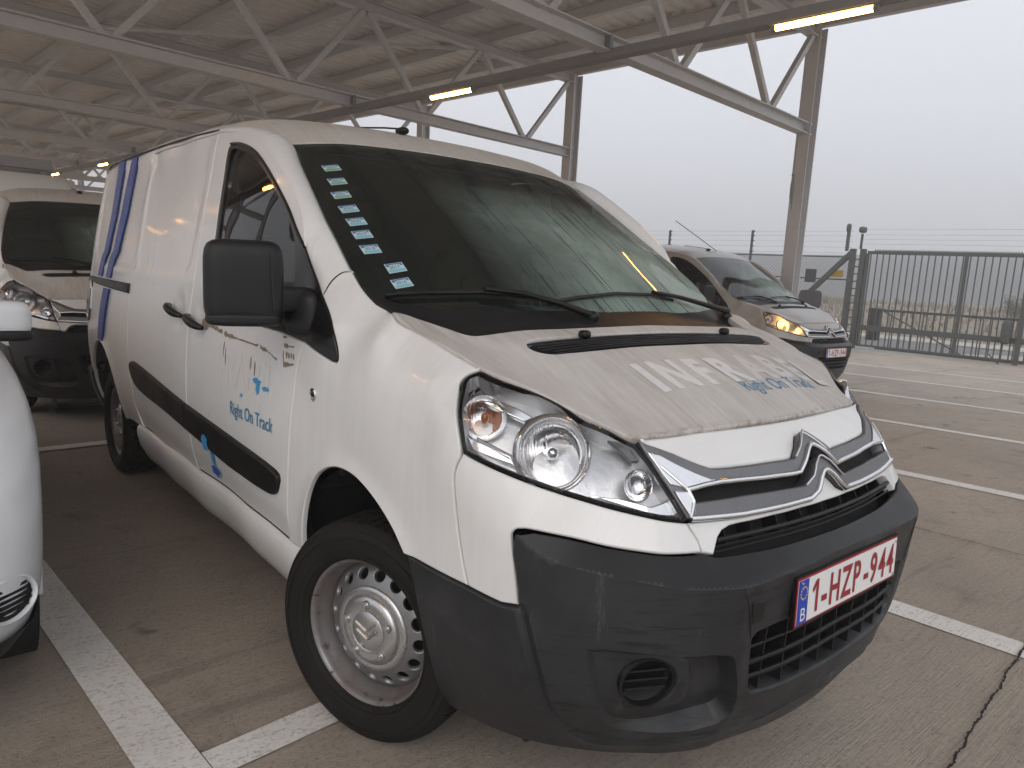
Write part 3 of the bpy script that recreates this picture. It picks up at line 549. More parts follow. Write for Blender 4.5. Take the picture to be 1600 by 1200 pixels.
def make_van():
    van=empty('parked_van')
    W_=M['white']
    # ---- side body
    both('fender',surfA,ssx(O['seam_pillar'][:1]+[(1.748,1.2895),(1.770,1.262),(1.7746,1.2186)],5)+ssx(TRI[2:],4)[1:]+ssx(DOOR_FRONT,5)+ssx(ARCH,5)+[(1.2816,.6236),(1.1704,.6163),(1.0694,.6097)]+ssx(O['bump_seam'],5)[1:]+ssx(HL_OUT,5)[1:]+ssx(HSA[5::-1],5)[1:]+ssx(WSA[7:3:-1],4)[1:],W_,van,res=.02,disp=lambda uv:.008*np.exp(-(np.maximum(0,pdist(uv,np.array(ssx(ARCH,5)))-.004)/.022)**2))
    for sg in (1,-1):
        Dc=np.array(ssx([(1.7746,1.2186),(1.8473,1.2846),(1.9077,1.355)],8)+ssx(DOORCUT[::-1],8)[1:]); D3=surfA(Dc); W3=crom([w for w in WSEDGE[4::-1]]+list(GUTTER[1:4]),8)
        def rs(P,n): L=np.concatenate([[0],np.cumsum(np.linalg.norm(np.diff(P,axis=0),axis=1))]); q=np.linspace(0,L[-1],n); return np.stack([np.interp(q,L,P[:,k]) for k in range(3)],1)
        i0=int(np.argmin(np.abs(Dc[:,0]-2.335))); j0=int(np.argmin(np.linalg.norm(W3-np.array(WSEDGE[0]),axis=1))); Da=np.vstack([rs(D3[:i0+1],46),rs(D3[i0:],26)[1:]]); Wa=np.vstack([rs(W3[:j0+1],46),rs(W3[j0:],26)[1:]])
        # lower end follows the fender seam
        nv=14; V=[]; F=[]; seam=crom(np.vstack([surfA(np.array(q))[0] for q in [[(1.7746,1.2186)],[(1.770,1.262)],[(1.748,1.2895)],[(1.722,1.2949)]]]),8); seam=rs(seam,nv)
        for i in range(len(Da)):
            t=np.gradient(Da,axis=0)[i]; across=Wa[i]-Da[i]; n=np.cross(t,across); n/=np.linalg.norm(n); n=n if n@np.array([.5,.45,.74])>0 else -n; wd=np.linalg.norm(across); k=max(0,1-i/10.)
            for j in range(nv):
                v=j/(nv-1); g=.002/wd; vv=g+(1-2*g)*v; q=Da[i]+across*vv+n*((.20*wd*(1-k)+.0*k)*math.sin(math.pi*v)**.8-.004*(v<.01 or v>.99)); lo=Da[0]+(Wa[0]-Da[0])*v
                q=q+(seam[j]-lo)*k*k*(3-2*k); V.append((q[0]*sg,q[1],q[2]))
        m=len(Da)
        for i in range(m-1):
            for j in range(nv-1): f=(i*nv+j,i*nv+j+1,(i+1)*nv+j+1,(i+1)*nv+j); F.append(f if sg<0 else f[::-1])
        base=len(V)
        for j in (0,nv-1):
            b0=len(V)
            for i in range(m): q=V[i*nv+j]; V.append((q[0]-.022*sg,q[1],q[2]-.010))
            for i in range(m-1): F.append((i*nv+j,(i+1)*nv+j,b0+i+1,b0+i))
        mobj('pillar',V,F,W_,van,True,50)
    bs=[(2.84,z) for z in np.linspace(.44,1.789,30)]
    # indented window field of the sliding door and rear quarter
    pS=np.array(ssx([(3.765,1.735),(3.70,1.752),(3.0,1.752),(2.925,1.740),(2.905,1.70),(2.895,1.45),(2.93,1.27),(2.97,1.235),(3.05,1.228),(3.68,1.232),(3.74,1.245),(3.765,1.30),(3.77,1.5)],4)); pR=np.array(ssx([(3.85,1.735),(3.92,1.752),(4.85,1.752),(4.96,1.74),(5.0,1.66),(5.02,1.5),(4.98,1.33),(4.90,1.26),(4.80,1.245),(3.92,1.240),(3.85,1.26),(3.84,1.5)],4))
    def emb(uv,P,d=.0045): return -d*smoothstep(-.006,.012,sdist(uv,P))
    belt=lambda uv:.0035*np.exp(-((uv[:,1]-1.215)/.010)**2)*smoothstep(2.0,2.4,uv[:,0])
    cup=lambda uv,c:-.016*np.exp(-(((uv[:,0]-c[0])/.045)**4+((uv[:,1]-c[1])/.060)**4))
    low=lambda uv:-.006*smoothstep(.55,.47,uv[:,1])
    H1,H2=(2.985,1.085),(2.715,1.062)
    door=[(2.84,1.789)]+ssx(DOORCUT,4)[1:]+ssx(WIN[::-1],4)[1:]+[tuple(q) for q in ssx(WINREAR[::-1],4)]+[(2.6,1.105),(2.3,1.105),(2.0,1.098),(1.8141,1.0841)]+ssx(DOOR_FRONT,4)[1:]+[(2.84,.452)]
    both('front_door',surfA,door,W_,van,res=.02,disp=lambda uv:cup(uv,H2)+low(uv),depth=.02)
    rs=ssx([(3.795,1.789),(3.785,1.6),(3.785,1.30),(3.80,1.25),(3.85,1.215),(3.862,1.15),(3.852,1.05),(3.83,.85),(3.815,.68),(3.79,.56),(3.735,.475),(3.72,.452)],4)
    both('sliding_door',surfA,bs+rs,W_,van,res=.022,disp=lambda uv:emb(uv,pS)+cup(uv,H1)+low(uv)+belt(uv))
    hub=to_sd([(.945,-3.0)])[0][0]; ra=[(hub+.43*math.cos(t),.36+.43*math.sin(t)) for t in np.linspace(math.pi*.96,.04,22)]
    tail=[(5.02,.56),(5.03,.80),(5.03,1.0),(5.02,1.2),(5.03,1.5),(5.02,1.70),(4.98,1.795)]
    rq=[(3.72,.44)]+ra+[(hub+.43,.56)]+tail+[(g[0],g[1]-.006) for g in GUT[-2:4:-1] if g[0]<4.95]+[(3.795,1.806)]+rs[0:]
    both('rear_quarter',surfA,rq,W_,van,res=.025,disp=lambda uv:emb(uv,pR)+belt(uv)+.010*np.exp(-(np.maximum(0,np.abs(np.hypot(uv[:,0]-hub,uv[:,1]-.36)-.43)-.004)/.03)**2))
    both('roof_rail',surfA,[(2.84,1.789),(3.795,1.789),(3.795,1.806),(GUT[6][0],GUT[6][1]-.0),(GUT[5]),(GUT[4]),(GUT[3])],W_,van,res=.03,gap=.001,rnd=.002)
    panel('rear_door',surfA,[(5.06,.56),(5.06,1.5),(5.05,1.78),(SG[-1],1.80),(SG[-1],.50),(5.2,.50)],W_,van,res=.06); panel('rear_door',surfA,[(5.06,.56),(5.06,1.5),(5.05,1.78),(SG[-1],1.80),(SG[-1],.50),(5.2,.50)],W_,van,res=.06,mirror=True)
    both('rear_bumper',surfA,[(hub+.44,.28),(hub+.44,.555),(5.2,.56),(SG[-1],.56),(SG[-1],.28)],M['bumper_black'],van,res=.06,off=.02,depth=.06)
    both('tail_lamp',surfA,[(4.97,.87),(4.90,.95),(4.90,1.08),(4.95,1.135),(5.04,1.13),(5.05,.90)],M['lens_clear'],van,res=.03,off=.012,depth=.02)
    # ---- sill
    sillL=[(1.80,.452),(3.75,.452),(3.80,.36),(3.80,.30),(1.79,.30)]
    def surfS(uv,off=0.):
        uv=np.atleast_2d(uv); v=uv[:,1]; z=np.interp(v,[0,.06,.12,.2,.26],[.452,.425,.36,.27,.225]); P=surfA(np.stack([uv[:,0],np.full(len(uv),.44)],1)); N=ref(uv[:,0])[1]; o=np.interp(v,[0,.03,.08,.14,.2,.26],[-.006,.010,.016,.0,-.035,-.10])
        return np.concatenate([P[:,:2]+N*o[:,None],z[:,None]],1)
    for mir in (False,True): panel('sill',surfS,[(1.80,.0),(3.80,0),(3.81,.25),(1.80,.25)],W_,van,res=.03,flip=False,mirror=mir,depth=.03)
    # ---- rub strips
    ru=[(3.768,.760),(3.745,.778),(3.70,.785),(3.60,.782),(2.846,.7262)]; rl=[(2.846,.612),(3.06,.630),(3.507,.648),(3.66,.665),(3.735,.703),(3.765,.735)]
    both('rub_strip',surfA,ssx(ru,4)+ssx(rl,4),M['trim_black'],van,res=.03,off=.014,depth=.02,rnd=.008)
    fu=[(2.834,.7258),(2.36,.699),(1.975,.672),(1.942,.661)]; fl=[(1.937,.642),(1.957,.600),(1.985,.583),(2.02,.578),(2.398,.576),(2.6775,.600),(2.834,.611)]
    both('rub_strip',surfA,ssx(fu,4)+ssx(fl,4),M['trim_black'],van,res=.03,off=.014,depth=.02,rnd=.008)
    # ---- handles, lock, rail
    for sg in (1,-1):
        for (s0,z0),tilt in ((H1,.0),(H2,.0)):
            pth=[]
            for k,q in enumerate(np.linspace(-1,1,9)):
                d=.012+.024*(1-q**4); P=surfA([(sg*(s0-q*.085),z0+.012*(-q)**1-.004*q)])[0]; n=normals(surfA,np.array([(sg*(s0),z0)]),True)[0]; pth.append(tuple(P+n*d))
            MB().tube(pth,[.009,.014,.016,.017,.017,.017,.016,.014,.009],10).build('door_handle',M['trim_black'],van,True,60)
    both('slide_rail',surfA,[(3.86,1.155),(4.67,1.152),(5.02,1.150),(5.02,1.118),(4.7,1.108),(3.86,1.102)],M['black_plastic'],van,res=.05,off=.010,depth=.02,rnd=.006)
    P=surfA([(1.757,.9414)])[0]; n=normals(surfA,np.array([(1.757,.9414)]),True)[0]; lk=MB().lathe([(.019,0),(.019,.003),(.016,.0055),(.012,.004),(.0005,.004)],28,frame(P,n)).build('indicator_lamp',M['chrome'],van,True,50); MB().lathe([(.006,.004),(.006,.0055),(.0005,.0055)],16,frame(P,n)).build('lock_slot',M['dark'],lk)
    # ---- door window: black surround, glass
    for mir in (False,True):
        panel('window_surround',surfA,WOUT,M['gloss_black'],van,holes=[ssx(GLASS+GLASS[:1],3)[:-1]],res=.02,off=.001,gap=.0005,rnd=.003,mirror=mir,depth=.012); panel('side_window',surfA,ssx(GLASS+GLASS[:1],3)[:-1],M['side_glass'],van,res=.03,off=-.008,gap=-.004,rnd=0,depth=.004,mirror=mir)
        ribbon('window_seal',surfA,[(-x if mir else x,y) for x,y in ssx(WIN+[(1.9077,1.355)],3)[:-1]],.0045,M['trim_black'],van,.003)
    # ---- top: hood, cowl, windscreen, roof
    HS=[(x,y) for x,y,z in HOODSEAM]; hf=[(.543,.653),(.45,.677),(.30,.700),(.15,.709),(0,.712)]; hr=[(0,.222),(.2,.224),(.4074,.217),(.60,.190),(.645,.172),(.680,.115),(.715,.055),(.75,.018),(.785,.000)]
    hood_out=half(ssx(hr,4)+ssx(HS[1:],4)[1:]+ssx(hf,4)[1:])
    hc=lambda uv:-.004*np.exp(-(pdist(uv,np.array([(.74,.06),(.66,.22),(.56,.40),(.455,.60),(.43,.66)]))/.03)**2)
    VT=[(0,.356),(.29,.3575),(.46,.349),(.515,.342),(.548,.320),(.552,.297),(.535,.280),(.40,.277),(0,.280)]
    hood=panel('hood',surfH,hood_out,M['white_hood'],van,holes=[half(ssx(VT,3))],res=.022,disp=hc,gap=.0022,rnd=.005,depth=.02)
    va=panel('vent_panel',surfH,half(ssx(VT,3)),M['dark'],van,res=.04,off=-.018,gap=-.003,rnd=0,depth=.002)
    for k in range(6):
        y=.287+.0115*k; xm=.545-.006*k if k<4 else .50
        P=surfH([(x,y-.010*(x/.55)**2*0) for x in np.linspace(-xm,xm,25)],-.004); MB().tube([tuple(q) for q in P],.0030,6).build('vent_slat',M['black_plastic'],va,True,60)
    for x in (-.334,.334):
        P=surfH([(x,.283)])[0]; MB().rbox((P[0],P[1],P[2]+.006),(.034,.030,.024),.7,5).build('washer_nozzle',M['trim_black'],van,True)
    WE=[(x,y) for x,y,z in WSEDGE]; wt=[(0,-.800),(.35,-.808),(.55,-.822),(.685,-.838)]
    wb=[(0,.060),(.4,.040),(.6,.010),(.70,-.03),(.755,-.08)]
    ws_out=half(ssx(wt,4)+ssx(WE[:6],5)+[(.793,-.10)]+wb[::-1])
    panel('windscreen',surfW,ws_out,M['windscreen_glass'],van,res=.04,gap=.002,rnd=.0,depth=.006)
    # printed border of the glass, just inside it
    ib=half([(0,-.768),(.35,-.776),(.55,-.788),(.635,-.80),(.668,-.775),(.700,-.60),(.722,-.40),(.738,-.25),(.742,-.17),(.725,-.10),(.67,-.055),(.58,-.02),(.4,.012),(0,.035)])
    panel('windscreen_border',surfW,ws_out,M['gloss_black'],van,holes=[ib],res=.04,off=-.009,gap=.001,rnd=0,depth=.003)
    cw=half([(0,.225),(.2,.227),(.4074,.220),(.60,.193),(.648,.175),(.683,.118),(.718,.058),(.752,.022),(.786,.004),(.797,-.06),(.80,-.13),(.775,-.10),(.745,-.055),(.66,-.02),(.55,.012),(.4,.038),(0,.060)])
    def surfC(uv,off=0.):
        uv=np.atleast_2d(uv); z=np.minimum(_TW(uv),np.inf); zh=_TH(uv)-.028; y0=np.interp(np.abs(uv[:,0]),[0,.4,.6,.755],[.06,.04,.01,-.08]); t=smoothstep(0,.09,uv[:,1]-y0); zz=(z+.001)*(1-t)+np.minimum(z+.01,zh)*t; edge=smoothstep(.70,.79,np.abs(uv[:,0])); zz=zz*(1-edge)+np.maximum(zz,_TW(uv)+.004)*edge
        return np.concatenate([uv,zz[:,None]],1)
    panel('cowl',surfC,cw,M['black_plastic'],van,res=.025,gap=.0005,rnd=.002,depth=.02)
    ro=half([(0,-.800),(.35,-.808),(.55,-.822),(.71,-.842)]+[(g[0],g[1]) for g in GUTTER[1:]]+[(.5,-3.70),(0,-3.71)])
    rr=lambda uv: sum(.006*np.exp(-((np.abs(uv[:,0])-c)/.018)**2)*smoothstep(-1.25,-1.4,uv[:,1]) for c in (.18,.42,.62))
    panel('roof',surfR,ro,M['white_roof'],van,res=.035,gap=.001,rnd=.004,depth=.02,disp=rr)
    for sg in (1,-1): MB().tube([(sg*(g[0]+.001),g[1],g[2]-.006) for g in [tuple(q) for q in crom(GUTTER[3:],6)]],.0045,6).build('roof_gutter',M['trim_black'],van,True,60)
    an=MB().rbox((.16,-1.02,1.866),(.045,.07,.03),.8,6).build('aerial_base',M['trim_black'],van,True); MB().tube([(.16,-1.03,1.876),(.17,-1.15,1.892),(.19,-1.42,1.920)],.004,6).build('aerial',M['trim_black'],van,True)
    # ---- wipers
    def wp(L,h): return [tuple(surfW([(x,y)])[0]+np.array([0,.3*hh,.8*hh])) for (x,y),hh in zip(L,h)]
    def wiper(arm,bl,ah,bh):
        a=MB().tube(wp(arm,ah),[.012,.010,.008,.007,.006][:len(arm)],8).build('wiper_arm',M['trim_black'],van,True,60); b=MB().tube(wp(bl,bh),.0065,6)
        b.build('wiper_blade',M['trim_black'],a,True,60); MB().lathe([(.020,0),(.020,.014),(.013,.022),(.0005,.024)],20,frame(surfC([arm[0]])[0],(0,.35,.93))).build('wiper_cap',M['trim_black'],a,True,50)
    wiper([(.10,.085),(.23,.045),(.34,.005),(.46,-.028)],[(.762,-.075),(.65,-.060),(.46,-.028),(.30,.005),(.20,.030)],[.012,.03,.034,.03],[.014,.016,.018,.016,.012])
    wiper([(-.745,.012),(-.62,.006),(-.45,-.008),(-.30,-.018)],[(.245,.030),(.10,.012),(-.10,-.008),(-.30,-.018),(-.42,-.012)],[.02,.036,.036,.03],[.014,.016,.018,.018,.014])
    # ---- nose
    nose=[(0,.9655),(.20,.966),(.3723,.966),(.52,.964),(.672,.9600),(.6400,.9470),(.5526,.930),(.4700,.906),(.448,.8995),(.4259,.8962),(.343,.8925),(.2286,.8910),(.0876,.8885),(.050,.9055),(.012,.9270),(0,.9310)]
    panel('nose_panel',surfA,half(nose),W_,van,res=.02,gap=.002,rnd=.004)
    bump_w=ssx(O['bump_seam'][::-1],4)+[(.978,.598)]+[(.945,.602)]+ssx([(.9358,.6033),(.9469,.6824),(.9580,.745),(.9595,.762),(.948,.7742),(.8603,.7676),(.7556,.7538),(.6493,.7475),(.5179,.741)],4)+ssx([(.516,.7406),(.5219,.764),(.5431,.7907),(.549,.8010)],4)[1:]+ssx(HL_BOT,5)
    both('bumper_cover',surfA,bump_w,W_,van,res=.018)
    stripw=[(0,.8480),(.012,.8440),(.030,.8350),(.060,.8080),(.0911,.7965),(.20,.7955),(.3598,.7955),(.544,.8020),(.5431,.7920),(.5219,.765),(.515,.741),(.4832,.734),(.4603,.7643),(.4416,.7764),(.4096,.7825),(.2709,.7835),(.1162,.7840),(0,.7840)]
    panel('grille_frame',surfA,half(stripw),W_,van,res=.014,gap=.0012,rnd=.003,depth=.03)
    # double chevron bars
    ub=[(0,.9330),(.012,.9290),(.050,.9070),(.0876,.8895),(.2286,.8915),(.343,.8930),(.4259,.8968),(.4700,.9070),(.5526,.9305),(.6400,.9480),(.676,.9555),(.6383,.9170),(.5946,.8675),(.5503,.8085),(.5385,.8080),(.5270,.8400),(.5380,.8620),(.48,.8660),(.4094,.8680),(.2539,.8625),(.0950,.8570),(.062,.8750),(.030,.8930),(.010,.9015),(0,.9030)]
    lb=[(0,.8800),(.010,.8780),(.035,.8660),(.062,.8450),(.0970,.8310),(.220,.8345),(.3482,.8370),(.5240,.8385),(.5370,.8070),(.3598,.7985),(.20,.7975),(.0911,.7985),(.060,.8110),(.030,.8370),(.012,.8470),(0,.8490)]
    chev=lambda uv,z0:.014*np.exp(-(uv[:,0]/.085)**4)
    u=panel('grille_bar',surfA,half(ub),M['grille_grey'],van,res=.012,off=.005,gap=.0005,rnd=.004,depth=.04,disp=lambda uv:chev(uv,0)); u['label']='upper grille bar with the top chevron of the badge'
    l=panel('grille_bar',surfA,half(lb),M['grille_grey'],van,res=.012,off=.007,gap=.0005,rnd=.004,depth=.04,disp=lambda uv:chev(uv,0)); l['label']='lower grille bar with the bottom chevron of the badge'
    def edge(par,L,r=.0035,o=.012): 
        for sg in (1,-1):
            Q=np.array([(sg*x,y) for x,y in L]); Q=np.vstack([np.linspace(a,b,6)[:-1] for a,b in zip(Q[:-1],Q[1:])]+[Q[-1:]]); P=surfA(Q)+normals(surfA,Q,True)*(o+.014*np.exp(-(np.abs(Q[:,0])/.085)**4))[:,None]; MB().tube([tuple(q) for q in P],r,8).build('chrome_edge',M['chrome'],par,True,60)
    edge(u,[(0,.9040),(.010,.9025),(.030,.8940),(.062,.8760),(.0950,.8580),(.2539,.8635),(.4094,.8690),(.48,.8670),(.5380,.8630)],.0068,.006)
    edge(u,[(0,.932),(.012,.928),(.050,.906),(.0876,.8885)],.003,.010); edge(l,[(0,.879),(.010,.877),(.035,.865),(.062,.844),(.097,.830)],.003,.012)
    edge(l,[(0,.8500),(.012,.8480),(.030,.8380),(.060,.8120),(.0911,.8000),(.20,.7990),(.3598,.8000),(.5450,.8080)],.0075,.007)
    edge(u,[(.545,.8100),(.5270,.8400),(.5380,.8620),(.575,.885),(.61,.905)],.005,.007)
    for mir in (False,True): panel('chrome_wing',surfA,[(.5400,.8640),(.590,.872),(.632,.914),(.655,.935),(.60,.925),(.50,.892),(.43,.872)],M['chrome'],u,res=.012,off=.0085,gap=.001,rnd=.002,depth=.004,mirror=mir)
    for mir in (False,True): panel('chrome_wing',surfA,[(.5480,.8120),(.585,.862),(.5420,.8590),(.5320,.8410),(.5440,.8150)],M['chrome'],l,res=.012,off=.0105,gap=.001,rnd=.002,depth=.004,mirror=mir)
    both('grille_back',surfA,[(0,.79),(0,.93),(.3,.92),(.6,.90),(.56,.80),(.3,.79)],M['dark'],van,res=.06,off=-.030,gap=-.002,rnd=0,depth=.002)
    # ---- upper bumper grille: recess, slats, ribs
    g=panel('bumper_grille',surfA,half([(0,.700),(.45,.705),(.50,.74),(.47,.79),(.2,.80),(0,.80)]),M['dark'],van,res=.05,off=-.060,gap=-.01,rnd=0,depth=.002)
    for z,r,xm in ((.757,.0058,.462),(.741,.0026,.47),(.731,.0026,.47)):
        Q=np.array([(s,z+.004*(1-(s/.47)**2)*0) for s in np.linspace(-xm,xm,31)]); P=surfA(Q,-.008 if r>.004 else -.02); MB().tube([tuple(q) for q in P],r,8).build('grille_slat',M['black_plastic'],g,True,60)
    for s in np.linspace(-.42,.42,9):
        a=surfA([(s,.728)],-.045)[0]; b=surfA([(s,.788)],-.045)[0]; MB().bar(a,b,.0025,.04,(0,1,0)).build('grille_rib',M['black_plastic'],g)
    # ---- black bumper
    rid=np.array(O['ridge']); rid[:,0]=np.maximum(rid[:,0],0); fo=np.array(ssx(O['fog_out']+O['fog_out'][:1],3)[:-1]); fi=np.array(ssx([(.765,.532),(.735,.5395),(.555,.5225),(.545,.5044),(.536,.419),(.546,.3956),(.6836,.3869),(.728,.424),(.752,.480)]+[(.765,.532)],3)[:-1])
    def bdisp(uv):
        d=pdist(uv,np.array(crom(rid,6))); g=-.007*np.exp(-(d/.007)**2)+.004*np.exp(-((d-.018)/.010)**2)
        a=sdist(uv,fo); b=sdist(uv,fi); rec=smoothstep(-.004,.010,a)*(.014+.030*smoothstep(.72,.46,uv[:,0])); rec2=smoothstep(-.006,.006,b); g=g-rec*(1-rec2)-.012*rec2
        g=g-.0035*smoothstep(.436,.428,uv[:,0]+.16*(.68-uv[:,1])*(uv[:,1]<.68))*(uv[:,1]<.69)
        return g
    FC=(.6375,.462); fh=[(FC[0]+.064*math.cos(t),FC[1]+.058*math.sin(t)) for t in np.linspace(0,2*math.pi,32,endpoint=False)]
    tops=[(float(q),float(zc(q))+.0885) for q in (0,.1,.2,.3,.4,.4447,.52,.5822,.63,.6791,.73,.7753,.81,.8485,.88,.9013,.915)]+[(.935,.812),(.950,.780)]
    bo=tops+ssx([(.955,.755),(.955,.72),(.9469,.6824),(.9358,.606),(.945,.6015),(.978,.598),(1.0694,.6097),(1.1704,.6163),(1.280,.6236)],4)+ssx([(1.270,.60),(1.2542,.5571),(1.2339,.4803),(1.2120,.3504),(1.2250,.25),(1.236,.205)],4)+[(1.0,.200),(.8,.200),(.5,.205),(0,.215)]
    lg=half([(0,.562),(.30,.560),(.372,.556),(.386,.545),(.380,.48),(.366,.415),(.350,.402),(.2,.394),(0,.390)])
    guides=[]; rc=crom(rid[1:],8); tn=np.gradient(rc,axis=0); tn/=np.linalg.norm(tn,axis=1)[:,None]; nn_=np.stack([-tn[:,1],tn[:,0]],1)
    for sg in (1,-1):
        for o_ in (-.026,-.016,-.007,0,.007,.016,.026):
            q=rc+nn_*o_; q=q[q[:,0]>.004]; guides.append(q*[sg,1])
        for P_ in (fo,fi):
            for o_ in (-.004,.003,.010):
                P2=P_ if area(P_)>0 else P_[::-1]; q=inset(clean(densify(P2,.010)),o_); guides.append(np.vstack([q,q[:1]])*[sg,1])
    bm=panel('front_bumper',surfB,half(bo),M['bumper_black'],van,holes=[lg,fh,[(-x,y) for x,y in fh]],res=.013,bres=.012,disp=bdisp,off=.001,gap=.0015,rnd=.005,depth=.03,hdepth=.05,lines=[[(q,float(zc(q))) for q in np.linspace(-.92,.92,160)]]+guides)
    bm.data.materials.append(M['bumper_shelf']); cc=np.array([tuple(q.center) for q in bm.data.polygons]); ss=np.array(to_sd(cc)[0]); on_shelf=(cc[:,2]>zc(ss)+.003)&(np.abs(ss)<.94)  # shelf faces above the crease take a darker black than the front
    bm.data.polygons.foreach_set('material_index',on_shelf.astype(np.int32))
    lgb=panel('lower_grille',surfB,half([(0,.575),(.39,.57),(.39,.39),(0,.38)]),M['dark'],van,res=.06,off=-.07,gap=-.01,rnd=0,depth=.002)
    for z in (.518,.478,.440):
        Q=np.array([(s,z) for s in np.linspace(-.385,.385,31)]); P=surfB(Q,-.016); MB().tube([tuple(q) for q in P],.0065 if z<.51 else .004,8).build('grille_slat',M['black_plastic'],lgb,True,60)
    for s in np.linspace(-.33,.33,9):
        a=surfB([(s,.40)],-.035)[0]; b=surfB([(s,.56)],-.035)[0]; MB().bar(a,b,.004,.05,(0,1,0)).build('grille_rib',M['black_plastic'],lgb)
    for sg in (1,-1): ribbon('bumper_seam',surfB,[(sg*a,b) for a,b in ((.4447,.680),(.425,.640),(.410,.60),(.3989,.555))],.0014,M['shut'],bm,.0005)
    for sg in (1,-1):
        P=surfB([(sg*FC[0],FC[1])])[0]; n=normals(surfB,np.array([(sg*FC[0],FC[1])]),True)[0]; n=n*.75+np.array([0,.35,0]); n/=np.linalg.norm(n); P=P-n*.012; fr=frame(P,n)
        fg=MB().lathe([(.064,-.004),(.062,.003),(.058,.002),(.056,-.014),(.040,-.022),(.0005,-.024)],40,fr).build('fog_cover',M['black_plastic'],van,True,40)
        for k,h in enumerate((.026,.004,-.018)):
            w=.050*math.sqrt(max(.05,1-(h/.055)**2)); V=[fr@Vector(q) for q in ((-w,h,-.004),(w,h,-.004),(w,h-.006,-.020),(-w,h-.014,-.020),(-w,h+.004,-.005),(w,h+.004,-.005))]; MB().add(V,[(0,1,2,3),(0,4,5,1),(4,0,3),(5,2,1)]).build('fog_slat',M['black_plastic'],fg)
    panel('tow_cover',surfB,[(.415,.642),(.368,.640),(.362,.588),(.405,.585)],M['black_plastic'],van,res=.02,off=.0005,gap=.0008,rnd=.002,depth=.006)
    # ---- headlights
    for sg in (1,-1):
        hl=empty('headlight',parent=van); mir=sg<0
        panel('lamp_housing',surfA,HL,M['reflector_dull'],hl,res=.018,off=-.050,gap=.010,rnd=0,depth=-.044,mirror=mir,sharp=30)
        panel('lamp_rim',surfA,HL,M['trim_black'],hl,holes=[inset(np.array(HL)[::1 if area(np.array(HL))>0 else -1],.0055).tolist()],res=.02,off=-.003,gap=.0015,rnd=.0012,depth=.02,mirror=mir)
        def at3(s,z,o): q=np.array([(sg*s,z)]); return (surfA(q)+normals(surfA,q,True)*o)[0]
        # main reflector bowl
        c=at3(.905,.935,-.012); ax=np.array([sg*.42,.86,.28]); ax/=np.linalg.norm(ax); fr=frame(c,ax)
        MB().lathe([(.090,-.022),(.088,-.004),(.083,.002),(.077,-.002),(.075,-.012)],48,fr).build('lamp_ring',M['chrome'],hl,True,60)
        MB().lathe([(.077,-.008),(.073,-.020),(.066,-.032),(.048,-.042),(.026,-.048),(.0005,-.049)],40,fr).build('main_reflector',M['lens_clear'],hl,True,60)
        MB().lathe([(.014,-.046),(.014,-.012),(.010,-.004),(.0005,-.002)],16,fr).build('bulb',M['chrome'],hl,True,60)
        # bezel arch above the bowl
        c2=at3(1.085,1.000,-.022); ax2=np.array([sg*.75,.6,.25]); fr2=frame(c2,ax2); MB().lathe([(.052,0),(.046,-.012),(.034,-.022),(.018,-.028),(.0005,-.029)],32,fr2).build('turn_reflector',M['lens_clear'],hl,True,60); MB().rbox(tuple(c2-np.array(ax2)/np.linalg.norm(ax2)*.008),(.018,.018,.026),.9,6).build('turn_bulb',M['amber'],hl,True)
        c3=at3(.675,.878,-.020); ax3=np.array([sg*.3,.9,.3]); fr3=frame(c3,ax3); MB().lathe([(.036,.006),(.033,.004),(.028,-.010),(.014,-.018),(.0005,-.019)],28,fr3).build('side_reflector',M['lens_clear'],hl,True,60)
        for nm,L,mt in (('chrome_bezel',[(1.085,.925),(1.108,.955),(1.00,.925),(.985,.905)],'reflector'),('chrome_bezel',[(.565,.818),(.64,.822),(.735,.840),(.80,.852),(.73,.852),(.64,.838),(.585,.850)],'reflector'),('chrome_bezel',[(1.160,1.060),(1.150,1.030),(1.128,.985),(1.135,.985),(1.160,1.02),(1.172,1.045)],'reflector'),('lamp_divider',[(1.165,1.066),(1.03,1.024),(.985,1.005),(1.0,.995),(1.05,1.012),(1.155,1.048)],'reflector'),('lamp_divider',[(1.085,.958),(.99,.925),(.975,.915),(.99,.910),(1.08,.945)],'grille_grey'),('lamp_divider',[(.80,1.0),(.70,.953),(.66,.925),(.69,.925),(.79,.975)],'grille_grey')):
            panel(nm,surfA,L,M[mt],hl,res=.015,off=-.020,gap=.0005,rnd=.002,depth=.012,mirror=mir)
        panel('lamp_lens',surfA,HL,M['lamp_glass'],hl,res=.02,off=.002,gap=.004,rnd=.003,depth=.006,mirror=mir)
    # ---- number plate
    pl=empty('number_plate',(0,.938,.606),parent=van); pl.rotation_euler=(R(2.),0,0)
    def pq(x0,x1,z0,z1,y): return MB().box(((x0+x1)/2,y,(z0+z1)/2),(abs(x1-x0),.0016,abs(z1-z0)))
    MB().box((0,-.004,0),(.532,.008,.124)).build('plate_holder',M['trim_black'],pl)
    pq(-.264,.264,-.0575,.0575,.0012).build('plate_edge',M['plate_red'],pl); pq(-.259,.259,-.0525,.0525,.0024).build('plate_face',M['plate_white'],pl); pq(.217,.259,-.0525,.0525,.0040).build('country_band',M['plate_blue'],pl)
    tx=lambda x0,z0,y:(lambda Q:np.stack([x0-Q[:,0],np.full(len(Q),y),z0+Q[:,1]],1))
    MB().add([(x,.0046,z) for x,z in ((.196,.020),(.179,.041),(.168,.041),(.168,-.039),(.179,-.039),(.179,.026),(.191,.011))],[(6,5,2,1,0),(2,5,4,3)]).build('plate_letter',M['plate_red'],pl)
